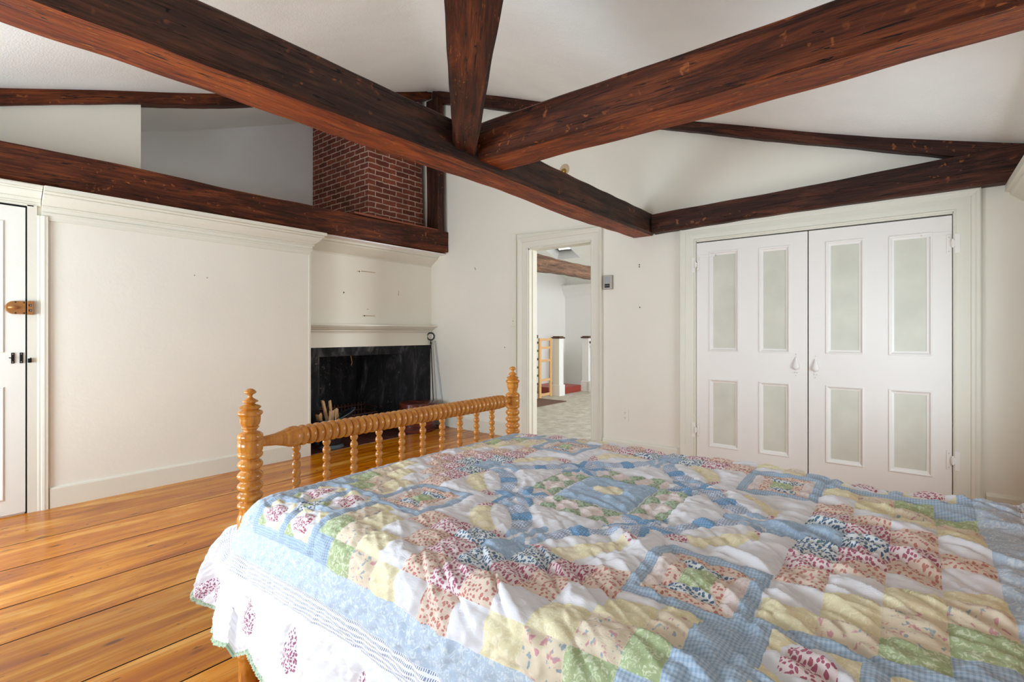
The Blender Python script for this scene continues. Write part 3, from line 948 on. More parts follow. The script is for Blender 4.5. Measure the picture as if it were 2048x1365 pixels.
# orient the grain with local x along the slope
o = mb.build('gable_rafter', [B_dark], smooth=True, auto=0.5)
rot = Matrix.Rotation(-0.35, 4, 'Y').inverted()
mt = Matrix.Translation((-4.86, YB, 4.3)) @ Matrix.Rotation(0.35, 4, 'Y')
o.data.transform(mt.inverted()); o.matrix_world = mt
tag(o, 'thin dark rafter following the ceiling slope on the gable wall', 'beam')
mb = MB()
ys_ = np.linspace(YR, YB - 0.06, 90)
P = []
for i, y in enumerate(ys_):
    zt = gY(y) + 0.02; d_ = 0.128 + 0.006 * math.sin(y * 4) + rs.uniform(-.002, .002)
    x0 = -4.90 + 0.004 * math.sin(y * 7)
    P.append([(x0, y, zt), (x0, y, zt - d_ + 0.006), (x0 - 0.01, y, zt - d_), (x0 - 0.12, y, zt - d_), (x0 - 0.12, y, zt)])
mb.grid(P, closed_v=True); mb.poly(P[0]); mb.poly(P[-1])
o = mb.build('side_rafter', [B_mid], smooth=True, auto=0.5)
mt = Matrix.Translation((-4.9, YR, 2.3)) @ Matrix.Rotation(math.pi / 2, 4, 'Z') @ Matrix.Rotation(-0.35, 4, 'Y')
o.data.transform(mt.inverted()); o.matrix_world = mt
tag(o, 'thin rafter along the upper left ceiling above the loft opening', 'beam')
beam('corner_post', 'dark upright post in the far left corner standing on the plate beam', (-4.76, YB - 0.055, 2.44), (-4.79, YB - 0.055, 4.17), 0.22, 0.10, (B_dark, B_dark), up=(0, -1, 0), seed=40, wob=0.005, cat='post')
o = MB(); o.box(-4.90, -4.66, 3.13, YB - 0.115, 2.478, 2.50)
o = tag(o.build('ledge_board', M_ply, bevel=0.002), 'thin reddish board lying on the plate beam under the chimney', 'board')

# ------------------------------------------------------------------ chimney stack in the loft
mb = MB()
bot = [(-5.06, 3.58), (-5.06, 4.455), (XH + 0.02, 4.455), (XH + 0.02, 3.58)]
P = []
for z in (2.2, 2.7, 3.2, 3.7, 4.3):
    t_ = (z - 2.6) * 0.055
    y0 = 3.585 + 0.0 * t_; y1 = 4.455 - max(0, t_) * 1.0; x1 = -5.06 - 0.0 * t_
    P.append([(x1, y0, z), (x1, y1, z), (XH + 0.01, y1, z), (XH + 0.01, y0, z)])
mb.grid(P, closed_v=True); mb.poly(P[-1])
ch = mb.build('chimney_stack', M_brick)
planar_uv(ch, 'x')
tag(ch, 'old red brick chimney stack rising in the loft recess', 'chimney')

# ------------------------------------------------------------------ fireplace
fp = thing('fireplace', 'soot blackened open fireplace under the mantel', 'fireplace', (XF, 3.5, 0))
fp.location = (0, 0, 0)
mb = MB()   # black painted surround strips
mb.box(XF, XF + 0.008, YE + 0.004, YB - 0.012, 0.985, 1.04)
mb.box(XF, XF + 0.008, 4.03, YB - 0.018, 0.0, 0.985)
mb.box(XF, XF + 0.008, YE + 0.004, 2.90, 0.0, 0.985)
mb.build('surround', M_soot, fp)
mb = MB()
xb = XF - 0.56
pts = [(XF - 0.0, 4.03), (XF - 0.02, 4.02), (XF - 0.30, 3.86), (xb, 3.74), (xb, 3.12), (XF - 0.14, 2.90), (XF, 2.90)]
P = [[(p[0], p[1], z) for p in pts] for z in (0.0, 0.5, 1.3)]
mb.grid(P)
mb.poly([(p[0], p[1], 1.3) for p in pts])
mb.build('firebox', M_soot, fp, fix=False)
mb = MB(); mb.box(XF - 0.10, XF - 0.0, 2.90, 4.03, 0.94, 0.985); mb.build('lintel', M_soot, fp)
mb = MB(); mb.tube([(XF - 0.02, 3.30, 0.95), (XF - 0.025, 3.315, 0.90), (XF - 0.02, 3.32, 0.86), (XF - 0.022, 3.31, 0.83)], 0.004, 6); mb.build('damper_wire', M_bronze, fp)

# grate basket
g = thing('fire_grate', 'rusty iron grate basket on the hearth behind the scuttle', 'grate', (-5.24, 3.45, 0))
r = MB()
for (x0, y0, x1, y1) in ((-0.17, -0.33, -0.17, 0.33), (0.15, -0.28, 0.15, 0.28), (-0.17, -0.33, 0.15, -0.28), (-0.17, 0.33, 0.15, 0.28)):
    for z in (0.13, 0.24, 0.30):
        if z > 0.25 and x0 > 0 and x1 > 0:
            continue
        r.tube([(x0, y0, z), (x1, y1, z)], 0.008, 6)
r.build('basket_rails', M_rust, g)
r = MB()
for q in range(15):
    y = -0.28 + q * 0.04
    r.box(0.143, 0.157, y - 0.007, y + 0.007, 0.13, 0.245)
    r.box(-0.178, -0.164, y * 1.17 - 0.009, y * 1.17 + 0.009, 0.13, 0.33 if q % 1 == 0 else 0.3)
for q in range(12):
    y = -0.27 + q * 0.049
    r.box(-0.17, 0.15, y - 0.007, y + 0.007, 0.125, 0.138)
r.build('basket_bars', M_rust, g)
for (x, y) in ((0.14, -0.26), (0.14, 0.26), (-0.16, -0.30), (-0.16, 0.30)):
    r = MB(); r.tube([(x, y, 0.13), (x, y, 0.004)], 0.01, 6); r.build('leg', M_rust, g)

# coal scuttle
sc = thing('coal_scuttle', 'black metal coal scuttle holding kindling at the left of the hearth', 'scuttle', (-4.735, 2.90, 0.004))
r = MB()
prof = [(0.105, 0.035), (0.112, 0.05), (0.128, 0.13), (0.146, 0.22), (0.155, 0.28), (0.157, 0.30)]
P = []
seg = 36
for z_i, (rr, z) in enumerate(prof):
    row = []
    for k_ in range(seg):
        a_ = 2 * math.pi * k_ / seg
        fl_ = max(0.0, math.cos(a_ - math.radians(62))) ** 2
        up_ = max(0.0, (z - 0.18) / 0.12)
        ex = fl_ * 0.085 * up_
        row.append(((rr + ex) * math.cos(a_), (rr + ex) * math.sin(a_), z + up_ * fl_ * 0.10 - up_ * 0.0))
    P.append(row)
# inner skin
inner = []
for z_i in range(len(prof) - 1, -1, -1):
    inner.append([(q[0] * 0.965, q[1] * 0.965, q[2]) for q in P[z_i]])
r.grid(P + inner, closed_v=True); r.poly(inner[-1])
r.build('bucket', M_steel, sc, smooth=True, auto=0.8)
r = MB(); r.lathe([(0.118, 0.0), (0.126, 0.004), (0.128, 0.016), (0.118, 0.026), (0.108, 0.034), (0.106, 0.04)], 32); r.build('foot_ring', M_steelband, sc, smooth=True, auto=0.8)
r = MB(); r.tube([(q[0] * 1.0, q[1] * 1.0, q[2]) for q in P[-1]], 0.005, 6, closed=True); r.build('rim', M_steelband, sc, smooth=True)
hp = []
for k_ in range(15):
    a_ = math.pi * k_ / 14
    hp.append((0.152 * math.cos(a_) * math.cos(math.radians(-28)) + 0.05 * math.sin(a_), 0.152 * math.cos(a_) * math.sin(math.radians(-28)) + 0.10 * math.sin(a_), 0.285 + 0.075 * math.sin(a_)))
r = MB(); r.tube(hp, 0.004, 6); r.build('bail_handle', M_iron, sc, smooth=True)
sticks = [((-0.05, -0.085, 0.22), (0.02, -0.135, 0.365), 0.040, 0.018, 'short kindling stick leaning out at the left of the scuttle'),
          ((-0.02, -0.01, 0.20), (-0.07, -0.055, 0.485), 0.032, 0.022, 'tall reddish kindling stick rising highest from the scuttle'),
          ((-0.03, 0.04, 0.20), (-0.06, 0.02, 0.475), 0.028, 0.020, 'second tall thin kindling stick beside the highest one'),
          ((0.05, -0.03, 0.2), (0.04, -0.015, 0.395), 0.060, 0.028, 'broad pale split of kindling facing the bed'),
          ((0.06, 0.045, 0.2), (0.035, 0.035, 0.40), 0.046, 0.024, 'pale ragged piece of kindling right of the broad one'),
          ((-0.07, -0.075, 0.2), (-0.06, -0.13, 0.355), 0.024, 0.018, 'small dark kindling splinter by the scuttle rim')]
for i, (a_, b_, w_, t_, lab) in enumerate(sticks):
    r = MB(); rs = random.Random(i + 50)
    A, Bv = Vector(a_), Vector(b_); ax = (Bv - A).normalized(); u = ax.cross(Vector((1, 0.2, 0))).normalized(); v_ = ax.cross(u)
    P = []
    for q in range(7):
        f = q / 6; p = A.lerp(Bv, f)
        j = lambda: rs.uniform(-0.0022, 0.0022)
        ww = w_ / 2 * (1 + rs.uniform(-.06, .06)); tt = t_ / 2
        top = (rs.uniform(-0.012, 0.012), rs.uniform(-0.012, 0.012), rs.uniform(-.012, .012), rs.uniform(-.012, .012)) if q == 6 else (0, 0, 0, 0)
        P.append([p + u * (ww + j()) + v_ * tt + ax * top[0], p - u * (ww + j()) + v_ * (tt * 0.6) + ax * top[1], p - u * ww * 0.9 - v_ * tt + ax * top[2], p + u * ww * 0.8 - v_ * (tt + j()) + ax * top[3]])
    r.grid(P, closed_v=True); r.poly(P[0]); r.poly(P[-1])
    o = r.build('kindling_stick', M_stick)
    o.location = (-4.735, 2.90, 0.004)
    tag(o, lab, 'firewood', 'kindling in the scuttle')

# round bentwood box
bx = thing('bentwood_box', 'dark red oval lidded wooden box at the right of the hearth', 'box', (-4.755, 4.09, 0.004))
sq = (0.88, 1.05)
r = MB(); r.lathe([(0.0, 0.0), (0.222, 0.0), (0.226, 0.01), (0.222, 0.16), (0.216, 0.29), (0.0, 0.29)], 48, squash=sq); b0_ = r.build('body', M_box, bx, smooth=True, auto=0.6)
r = MB(); r.lathe([(0.228, 0.275), (0.232, 0.277), (0.232, 0.338), (0.224, 0.345), (0.20, 0.348), (0.0, 0.350)], 48, squash=sq); ld = r.build('lid', M_box, bx, smooth=True, auto=0.6)
r = MB(); r.lathe([(0.2285, 0.035), (0.231, 0.037), (0.231, 0.043), (0.2285, 0.045)], 48, squash=sq); r.build('hoop', M_rust, bx, smooth=True)
r = MB(); r.box(-0.15, 0.15, -0.02, 0.02, 0.349, 0.356); r.build('lid_batten', M_box, ld, bevel=0.002)
hp = [(0.20 * math.cos(a_) * 1.0, -0.03 + 0.245 * math.sin(a_) * -1.0, 0.12 - 0.05 * abs(math.cos(a_))) for a_ in np.linspace(0.5, math.pi - 0.5, 12)]
r = MB(); r.tube(hp, 0.0035, 6); r.build('bail_handle', M_iron, bx)

# poker
pk = thing('fire_poker', 'black iron poker with ring handle leaning in the corner by the fireplace', 'poker', (-4.85, 4.40, 0.0))
A = Vector((-0.075, 0.055, 1.10)); Bv = Vector((0.03, 0.02, 0.006))
r = MB(); r.tube([A.lerp(Bv, q / 12) for q in range(13)], 0.0065, 8); r.build('shaft', M_iron, pk, smooth=True)
r = MB(); cpt = A + Vector((-0.004, 0.0, 0.052))
r.tube([cpt + Vector((0.045 * math.cos(a_) * 0.79, 0.045 * math.cos(a_) * 0.6, 0.047 * math.sin(a_))) for a_ in np.linspace(0, 2 * math.pi, 20, endpoint=False)], 0.0075, 8, closed=True)
r.build('ring_handle', M_iron, pk, smooth=True)
r = MB(); r.lathe([(0.010, -0.03), (0.013, -0.02), (0.013, -0.012), (0.009, 0.0)], 10, Matrix.Translation(A + Vector((0.004, -0.002, -0.02)))); r.build('collar', M_iron, pk)
pk2 = thing('fire_iron', 'thin grey fire iron leaning on the wall behind the poker', 'fire iron', (-4.72, 4.48, 0.0))
r = MB(); r.tube([(-0.15, -0.005, 1.06), (0.03, -0.008, 0.006)], 0.0045, 8); r.build('rod', M_chrome, pk2)
r = MB(); r.tube([(-0.15, -0.005, 1.06), (-0.158, -0.005, 1.085), (-0.150, -0.006, 1.10), (-0.142, -0.005, 1.085)], 0.004, 6); r.build('hook', M_chrome, pk2)

# ------------------------------------------------------------------ bed
BX = -1.72; BY0, BY1 = 0.757, 2.155
HX = 0.32
bed = thing('spool_bed', 'golden maple spool turned bed with beaded footboard', 'bed', (BX, BY0, 0))
bed.location = (0, 0, 0)
K = 0.0002905
pf = [(92, 0), (96, 20), (104, 38), (116, 52), (130, 63), (142, 64), (152, 50), (160, 32), (172, 25), (190, 24), (202, 34), (216, 56), (232, 84), (244, 84), (254, 60), (264, 48), (274, 60), (288, 98), (303, 116), (318, 108), (330, 86), (336, 92), (350, 124), (368, 133), (386, 128), (398, 116), (402, 108), (440, 108), (480, 105), (504, 96), (516, 84), (520, 78), (526, 92), (536, 94), (550, 80), (568, 66), (580, 72), (594, 108), (616, 131), (640, 136), (664, 131), (680, 121), (685, 131), (740, 135), (800, 131), (814, 121), (818, 121), (826, 130), (846, 134), (864, 128), (882, 108), (894, 92), (904, 94), (924, 120), (950, 134), (974, 132), (1000, 112), (1018, 96), (1030, 98), (1050, 120), (1078, 137), (1100, 134), (1126, 112), (1144, 98), (1156, 102), (1180, 128), (1206, 138), (1230, 128), (1252, 104), (1266, 98), (1280, 112), (1306, 134), (1330, 134), (1356, 112), (1372, 98), (1384, 112), (1406, 134), (1430, 134), (1456, 110)]
post = [(max(0.0, r_ * K), 1.015 - (y_ - 92) * K) for y_, r_ in pf]
low = [(0.034, 0.600), (0.039, 0.59), (0.039, 0.36), (0.035, 0.352), (0.031, 0.345), (0.035, 0.33), (0.038, 0.31), (0.032, 0.285), (0.026, 0.27), (0.022, 0.255), (0.030, 0.235), (0.034, 0.215), (0.030, 0.20), (0.024, 0.186), (0.024, 0.176), (0.0255, 0.172), (0.035, 0.158), (0.0395, 0.146), (0.0395, 0.136), (0.036, 0.128), (0.035, 0.122), (0.035, 0.07), (0.033, 0.03), (0.028, 0.0)]
for (x, y) in ((BX, BY0), (BX, BY1), (HX, BY0), (HX, BY1)):
    r = MB(); r.lathe(post + low, 40, Matrix.Translation((x, y, 0)))
    r.build('bed_post', M_spool, bed, smooth=True, auto=1.2)
# spool rail along y
r = MB()
ya, yb = BY0 + 0.035, BY1 - 0.035
prof = [(0.0165, 0), (0.018, 0.02), (0.021, 0.05), (0.027, 0.075), (0.033, 0.092), (0.036, 0.105), (0.037, 0.115), (0.0355, 0.125), (0.031, 0.1315)]
y = 0.1315; per = 0.0294
nb = int(round((yb - ya - 0.1315 - 0.075) / per)); per = (yb - ya - 0.1315 - 0.075) / nb
for q in range(nb):
    for f in (0.06, 0.16, 0.32, 0.5, 0.68, 0.84, 0.94, 1.0):
        rr = 0.0260 + 0.0105 * math.sqrt(max(0, 1 - (2 * f - 1) ** 2)) if f < 1 else 0.0250
        prof.append((rr, y + f * per))
    y += per
prof += [(0.034, y + 0.008), (0.033, y + 0.022), (0.027, y + 0.035), (0.020, y + 0.05), (0.017, yb - ya)]
r.lathe(prof, 28, Matrix.Translation((BX, ya, 0.832)) @ Matrix.Rotation(-math.pi / 2, 4, 'X'))
rail = r.build('spool_rail', M_spool, bed, smooth=True, auto=1.2)
# spindles
sp_prof = [(0.008, 0.0)]
zz = 0.0; ztop = 0.806 - 0.50
nb2 = 10; pr = ztop / nb2
for q in range(nb2):
    for f in (0.02, 0.12, 0.3, 0.5, 0.7, 0.88, 0.98):
        sp_prof.append((0.0070 + 0.0082 * math.sin(math.pi * f) ** 0.7, zz + f * pr))
    zz += pr
sp_prof.append((0.008, ztop))
sp_me = None
for q in range(10):
    yy = 0.917 + q * 0.1182
    if sp_me is None:
        r = MB(); r.lathe(sp_prof, 16)
        o = r.build('spindle', M_spool, bed, smooth=True, auto=1.2); sp_me = o.data
    else:
        o = bpy.data.objects.new('spindle', sp_me); C.objects.link(o); o.parent = bed
    o.location = (BX, yy, 0.50)
r = MB(); r.box(BX - 0.014, BX + 0.014, BY0 + 0.02, BY1 - 0.02, 0.455, 0.505); r.build('lower_rail', M_spool, bed, bevel=0.003)
for yy in (BY0, BY1):
    r = MB(); r.box(BX + 0.02, HX - 0.02, yy - 0.013, yy + 0.013, 0.28, 0.42); r.build('side_rail', M_spool, bed, bevel=0.003)
r = MB(); r.box(HX - 0.012, HX + 0.012, BY0 + 0.02, BY1 - 0.02, 0.45, 0.95); r.build('headboard_panel', M_spool, bed, bevel=0.003)


def cushion(x0, x1, y0, y1, z0, z1, rad, name, mat, parent=None):
    mb = MB(); ring = []
    prof = [(rad, z0), (rad * 0.3, z0 + rad * 0.3), (0, z0 + rad), (0, z1 - rad), (rad * 0.3, z1 - rad * 0.3), (rad, z1)]
    P = []
    for (ins, z) in prof:
        row = []
        cr = 0.08
        for (cx, cy, a0) in ((x1 - cr, y1 - cr, 0), (x0 + cr, y1 - cr, 90), (x0 + cr, y0 + cr, 180), (x1 - cr, y0 + cr, 270)):
            for k_ in range(7):
                a_ = math.radians(a0 + k_ * 15)
                row.append((cx + (cr - ins) * math.cos(a_), cy + (cr - ins) * math.sin(a_), z))
        P.append(row)
    mb.grid(P, closed_v=True); mb.poly(P[0]); mb.poly(P[-1])
    return mb.build(name, mat, parent, smooth=True, auto=0.9)


mt_ = cushion(BX + 0.075, HX - 0.05, BY0 + 0.045, BY1 - 0.045, 0.42, 0.635, 0.05, 'mattress', M_sheet)
tag(mt_, 'white mattress lying on the bed under the patchwork quilt', 'mattress')
bs_ = cushion(BX + 0.05, HX - 0.03, BY0 + 0.03, BY1 - 0.03, 0.25, 0.415, 0.02, 'box_spring', M_sheet)
tag(bs_, 'white box spring under the mattress between the side rails', 'box spring')

# ------------------------------------------------------------------ the quilt
CU, CV = -0.77, 1.455
G = 0.0036
u0, u1, v0, v1 = -1.20, 1.085, -1.205, 1.16
nu = int((u1 - u0) / G); nv = int((v1 - v0) / G)
U = u0 + np.arange(nu + 1) * G; V = v0 + np.arange(nv + 1) * G
UU, VV = np.meshgrid(U, V, indexing='ij')


def smooth2(a, k):
    """box blur of radius k, twice"""
    for _ in range(2):
        for axis in (0, 1):
            a = np.apply_along_axis(lambda q: q, axis, a) if False else a
            p = np.concatenate([np.repeat(a.take([0], axis), k, axis), a, np.repeat(a.take([-1], axis), k + 1, axis)], axis)
            cs = np.cumsum(p, axis)
            n_ = a.shape[axis]
            hi = np.take(cs, np.arange(n_) + 2 * k, axis); lo = np.take(cs, np.maximum(np.arange(n_) - 1, 0), axis)
            z0_ = np.take(cs, [0], axis) * 0
            if axis == 0:
                lo = np.concatenate([np.zeros((1, a.shape[1])), cs[:n_ - 1]], 0)
            else:
                lo = np.concatenate([np.zeros((a.shape[0], 1)), cs[:, :n_ - 1]], 1)
            a = (hi - lo) / (2 * k + 1)
    return a


# --- fabrics:  name: (base rgb, print rgb, print code)
FAB = {
    'white': ((230, 230, 236), (220, 220, 228), 0.0),
    'pale': ((180, 198, 218), (214, 224, 234), 0.9),
    'blue': ((158, 184, 212), (180, 203, 226), 0.9),
    'ging': ((182, 201, 220), (142, 168, 196), 0.7),
    'deep': ((92, 146, 196), (142, 180, 214), 0.7),
    'light': ((214, 222, 234), (138, 160, 196), 0.7),
    'berry': ((232, 218, 220), (172, 88, 114), 0.25),
    'tan': ((228, 209, 194), (196, 126, 116), 0.5),
    'navy': ((226, 232, 236), (78, 112, 148), 0.25),
    'yellow': ((231, 221, 182), (242, 236, 206), 0.9),
    'cream': ((232, 222, 190), (238, 230, 206), 0.9),
    'multi': ((226, 212, 188), (206, 150, 156), 1.0),
    'green': ((168, 186, 138), (212, 222, 192), 0.9),
    'sage': ((172, 190, 164), (128, 152, 124), 0.5),
    'pink': ((232, 220, 216), (222, 206, 206), 0.5),
    'stripe': ((236, 238, 244), (112, 130, 178), 0.8),
    'petal': ((232, 222, 228), (150, 84, 118), 0.25),
}
names = list(FAB); FI = {n_: i for i, n_ in enumerate(names)}


def pattern(u, v):
    """fabric index and patch id at quilt coordinates"""
    ur, vr = u, v
    gap = (u > 0.475) & (u < 0.545)
    u = np.where(u > 0.475, np.where(gap, 0.4749, u - 0.07), u)
    v = np.where(v < -0.70, -0.70 + (v + 0.70) * 1.14, v)
    au, av = np.abs(u), np.abs(v)
    fab = np.full(u.shape, FI['white'], dtype=np.int32); pid = np.zeros(u.shape, dtype=np.int32)

    def put(mask, name, i):
        fab[mask] = FI[name]
        pid[mask] = i[mask] if isinstance(i, np.ndarray) else i
    IN, OUT, B1, B2 = 0.475, 0.835, 0.93, 0.995
    cs = 0.09
    # stepped bands on the four sides
    for side in range(4):
        if side == 0: s_, r_ = u, -v
        if side == 1: s_, r_ = u, v
        if side == 2: s_, r_ = v, -u
        if side == 3: s_, r_ = v, u
        m0 = (r_ >= IN) & (r_ < OUT) & (np.abs(s_) < OUT)
        col = np.floor((np.abs(s_) + cs / 2) / cs).astype(int)
        row = np.floor((r_ - IN) / cs).astype(int)
        kk = col + row
        order = ['blue', 'navy', 'berry', 'tan', 'white', 'yellow', 'multi', 'green']
        sid = np.sign(s_).astype(int)
        for k_ in range(8):
            mk = m0 & (kk == k_) & (np.abs(s_) < 0.475)
            put(mk, order[k_], 1000 * (side + 1) + 100 * row + 3 * col + sid)
        mk = m0 & (kk >= 8) & (np.abs(s_) < 0.475)
        put(mk, 'ging', 1000 * (side + 1) + 999)
        # light blue stem reaching inward
        mk = (r_ > 0.36) & (r_ < IN) & (np.abs(s_) < 0.045 * (r_ - 0.33) / 0.145 + 0.008)
        put(mk, 'blue', 5000 + side)
    # corner blocks
    mk = (au >= IN) & (av >= IN) & (au < OUT) & (av < OUT)
    cx, cy = au - IN, av - IN
    put(mk, 'ging', 6000)
    w_ = OUT - IN; g_ = 0.036; bs = (w_ - g_ * 3) / 2
    for i in range(2):
        for j in range(2):
            x_ = cx - g_ - i * (bs + g_); y_ = cy - g_ - j * (bs + g_)
            mb_ = mk & (x_ >= 0) & (x_ < bs) & (y_ >= 0) & (y_ < bs)
            base_id = 6100 + 10 * (2 * i + j)
            put(mb_, 'yellow', base_id)
            xx, yy = x_ - bs / 2, y_ - bs / 2
            dd = np.abs(xx) + np.abs(yy)
            put(mb_ & (dd > bs * 0.62) & (xx * yy > 0) & (xx > 0), 'green', base_id + 1)
            put(mb_ & (dd < bs * 0.60), 'white', base_id + 2)
            put(mb_ & (np.abs(xx) < bs * 0.30) & (np.abs(yy) < bs * 0.30) & (dd < bs * 0.52), 'berry', base_id + 3)
    mk2 = mk & (np.abs(cx - w_ / 2) + np.abs(cy - w_ / 2) < 0.048)
    put(mk2, 'navy', 6200)
    mk2 = mk & (np.abs(cx - w_ / 2) + np.abs(cy - w_ / 2) < 0.02)
    put(mk2, 'green', 6201)
    put(gap & (av >= IN) & (av < OUT), 'ging', 6300)
    ub, vb = u, v
    u, v = ur, vr
    au, av = np.abs(u), np.abs(v)
    # log cabin squares
    lx, ly = au - 0.425, av - 0.415
    lm = np.maximum(np.abs(lx), np.abs(ly))
    put(lm < 0.118, 'ging', 7000)
    put((lm < 0.088), 'tan', 7001)
    put((lm < 0.088) & (np.abs(lx) > np.abs(ly)), 'pink', 7002)
    put((lm < 0.060) & (np.abs(ly) >= np.abs(lx)), 'navy', 7003)
    put((lm < 0.060) & (np.abs(ly) < np.abs(lx)), 'tan', 7004)
    put((lm < 0.030), 'green', 7005)
    # eight split rings: (0.14,0.38) mirrored and transposed
    for tr in range(2):
        a_, b_ = (au, av) if tr == 0 else (av, au)      # a along side, b outward
        dx, dy = a_ - 0.135, b_ - 0.375
        p_ = (dx - dy) / math.sqrt(2) * 1.0             # along from outer-inside to inner-outside
        q_ = (dx + dy) / math.sqrt(2)                   # + towards the corner / outside
        e_out = (p_ / 0.148) ** 2 + (q_ / 0.098) ** 2
        e_in = (p_ / 0.115) ** 2 + (q_ / 0.028) ** 2
        ring = (e_out < 1) & (b_ < IN) & (a_ < 0.305)
        put(ring, 'white', 8000 + tr)
        e2 = (p_ / 0.136) ** 2 + (q_ / 0.088) ** 2
        seg_ = np.floor((p_ + 0.15) / 0.038).astype(int)
        yel = ring & (e2 < 1) & (e_in > 1) & (q_ > 0)
        put(yel, 'yellow', 8100 + seg_)
        put(yel & (seg_ % 2 == 0), 'cream', 8100 + seg_)
        put(yel & (np.abs(p_) > 0.092), 'berry', 8150 + seg_)
        blu = ring & (e2 < 1) & (e_in > 1) & (q_ <= 0)
        put(blu, 'light', 8200 + seg_)
        put(blu & (np.abs(p_) < 0.022), 'deep', 8250)
        put(blu & (np.abs(p_) > 0.088), 'blue', 8260)
    # central square with sawtooth rows
    put((au < 0.125) & (av < 0.125), 'blue', 9000)
    put((u * 1.0) ** 2 / 0.052 ** 2 + v ** 2 / 0.038 ** 2 < 1, 'cream', 9001)
    for tr in range(2):
        a_, b_ = (u, av) if tr == 0 else (v, au)
        for rw in range(2):
            lo = 0.13 + rw * 0.052
            m0 = (b_ > lo) & (b_ < lo + 0.050) & (np.abs(a_) < 0.128)
            put(m0, 'pink', 9100 + rw)
            fr = (a_ + 0.128) / 0.0853; tri = np.abs(fr - np.floor(fr) - 0.5) * 2
            hh = (b_ - lo) / 0.050
            put(m0 & (tri < (hh if rw == 1 else 1 - hh) * 0.98), 'sage', 9110 + rw + (fr.astype(int)) * 3)
    # corner stars around the centre
    sx, sy = au - 0.205, av - 0.195
    rr = np.hypot(sx, sy) + 1e-6; th = np.arctan2(sy, sx)
    lim = 0.036 + 0.072 * np.abs(((th / (2 * math.pi / 5)) % 1) - 0.5) * 2
    st = rr < lim
    put(st, 'light', 9200)
    put(st & (np.floor(th / (2 * math.pi / 5)) % 2 == 0), 'deep', 9201)
    put(st & (rr < 0.016), 'blue', 9202)
    # borders
    u, v = ub, vb
    au, av = np.abs(u), np.abs(v)
    au = np.where(gap, 0.5, au)
    mx = np.maximum(au, av)
    put((mx >= OUT) & (mx < B1), 'pale', 10)
    put((mx >= B1) & (mx < B2), 'stripe', 20 + np.where(au > av, 1, 0))
    put(mx >= B2, 'white', 30)
    # petals appliqued on the drop
    for tr in range(2):
        a_, b_ = (u, av) if tr == 0 else (v, au)
        a2 = ((a_ + 0.07) / 0.28) - np.floor((a_ + 0.07) / 0.28) - 0.5
        a2 = a2 * 0.28
        bb = (b_ - 1.03) / 0.125
        wd = 0.042 * np.sqrt(np.clip(bb, 0, 1)) * np.where(bb > 0.8, np.sqrt(np.clip((1.0 - bb) / 0.2, 0, 1)), 1)
        put((b_ >= B2) & (b_ >= (au if tr == 0 else av)) & (bb > 0) & (bb < 1) & (np.abs(a2) < wd), 'petal', 40 + tr)
    return fab, pid


UF, VF = np.meshgrid((U[:-1] + U[1:]) / 2, (V[:-1] + V[1:]) / 2, indexing='ij')
fab, pid = pattern(UF, VF)


def hem(u, v):
    """distance inside the scalloped edge (positive inside)"""
    au, av = np.abs(u), np.abs(v)
    s1 = 1.145 + 0.045 * np.abs(np.cos(math.pi * u / 0.28 + 0.6))
    s2 = 1.135 + 0.045 * np.abs(np.cos(math.pi * v / 0.28 + 0.6))
    d_ = np.minimum(s1 - av, s2 - au)
    # rounded quilt corners
    rc = 0.22
    cx, cy = au - (1.165 - rc), av - (1.165 - rc)
    dc = rc - np.hypot(np.maximum(cx, 0), np.maximum(cy, 0))
    return np.where((cx > 0) & (cy > 0), np.minimum(d_ + 0.02, dc), d_)


hd_ = hem(UF, VF)
fab[(hd_ < 0.012) & (UF < 1.0)] = FI['sage']; pid[(hd_ < 0.012)] = 77
keep = (hd_ > 0) | (UF > 1.0) & (np.abs(VF) < 1.14)
keep &= (np.abs(VF) < 1.19)

# --- height field: seams, puffs and wrinkles
seam = np.zeros_like(UU)
ed = np.zeros_like(UF)
ed[1:, :] += (pid[1:, :] != pid[:-1, :]); ed[:, 1:] += (pid[:, 1:] != pid[:, :-1])
ed = np.clip(ed, 0, 1)
# stitched diagonal grid on plain white ground
dg = np.abs(((UF + VF) / 0.11) % 1 - 0.5) > 0.486
dg |= np.abs(((UF - VF) / 0.11) % 1 - 0.5) > 0.486
plain = (fab == FI['white']) & (np.maximum(np.abs(UF), np.abs(VF)) < 0.475)
ed2 = np.where(dg & plain, 0.6, 0)
# lines following petals on drop
wl_ = np.abs(((np.abs(VF) + 0.012 * np.sin(UF * 22)) / 0.045) % 1 - 0.5) > 0.46
ed2 = np.where(wl_ & (np.maximum(np.abs(UF), np.abs(VF)) > 0.995), 0.35, ed2)
e_all = np.maximum(ed, ed2)
soft = smooth2(e_all, 2); wide = smooth2(e_all, 5)
hf = -0.0085 * np.clip(soft * 3.0, 0, 1) - 0.010 * np.clip(wide, 0, 0.6)
hf = np.pad(hf, ((0, 1), (0, 1)), mode='edge')


def field(lu, lv, seed, ang=0.0, power=1.0):
    """smooth anisotropic noise, correlation lengths lu, lv (m), rotated by ang"""
    r_ = np.random.default_rng(seed)
    n0_, n1_ = UU.shape
    w_ = r_.standard_normal((n0_, n1_))
    fu = np.fft.fftfreq(n0_, G)[:, None]; fv = np.fft.rfftfreq(n1_, G)[None, :]
    ca_, sa_ = math.cos(ang), math.sin(ang)
    a_ = (fu * ca_ + fv * sa_) * lu; b_ = (-fu * sa_ + fv * ca_) * lv
    flt = np.exp(-(a_ ** 2 + b_ ** 2) * 3.0)
    o_ = np.fft.irfft2(np.fft.rfft2(w_) * flt, s=(n0_, n1_))
    return o_ / o_.std()


def ridges(lu, lv, seed, ang, sharp=2.2):
    f_ = field(lu, lv, seed, ang)
    return np.exp(-np.abs(f_) * sharp)


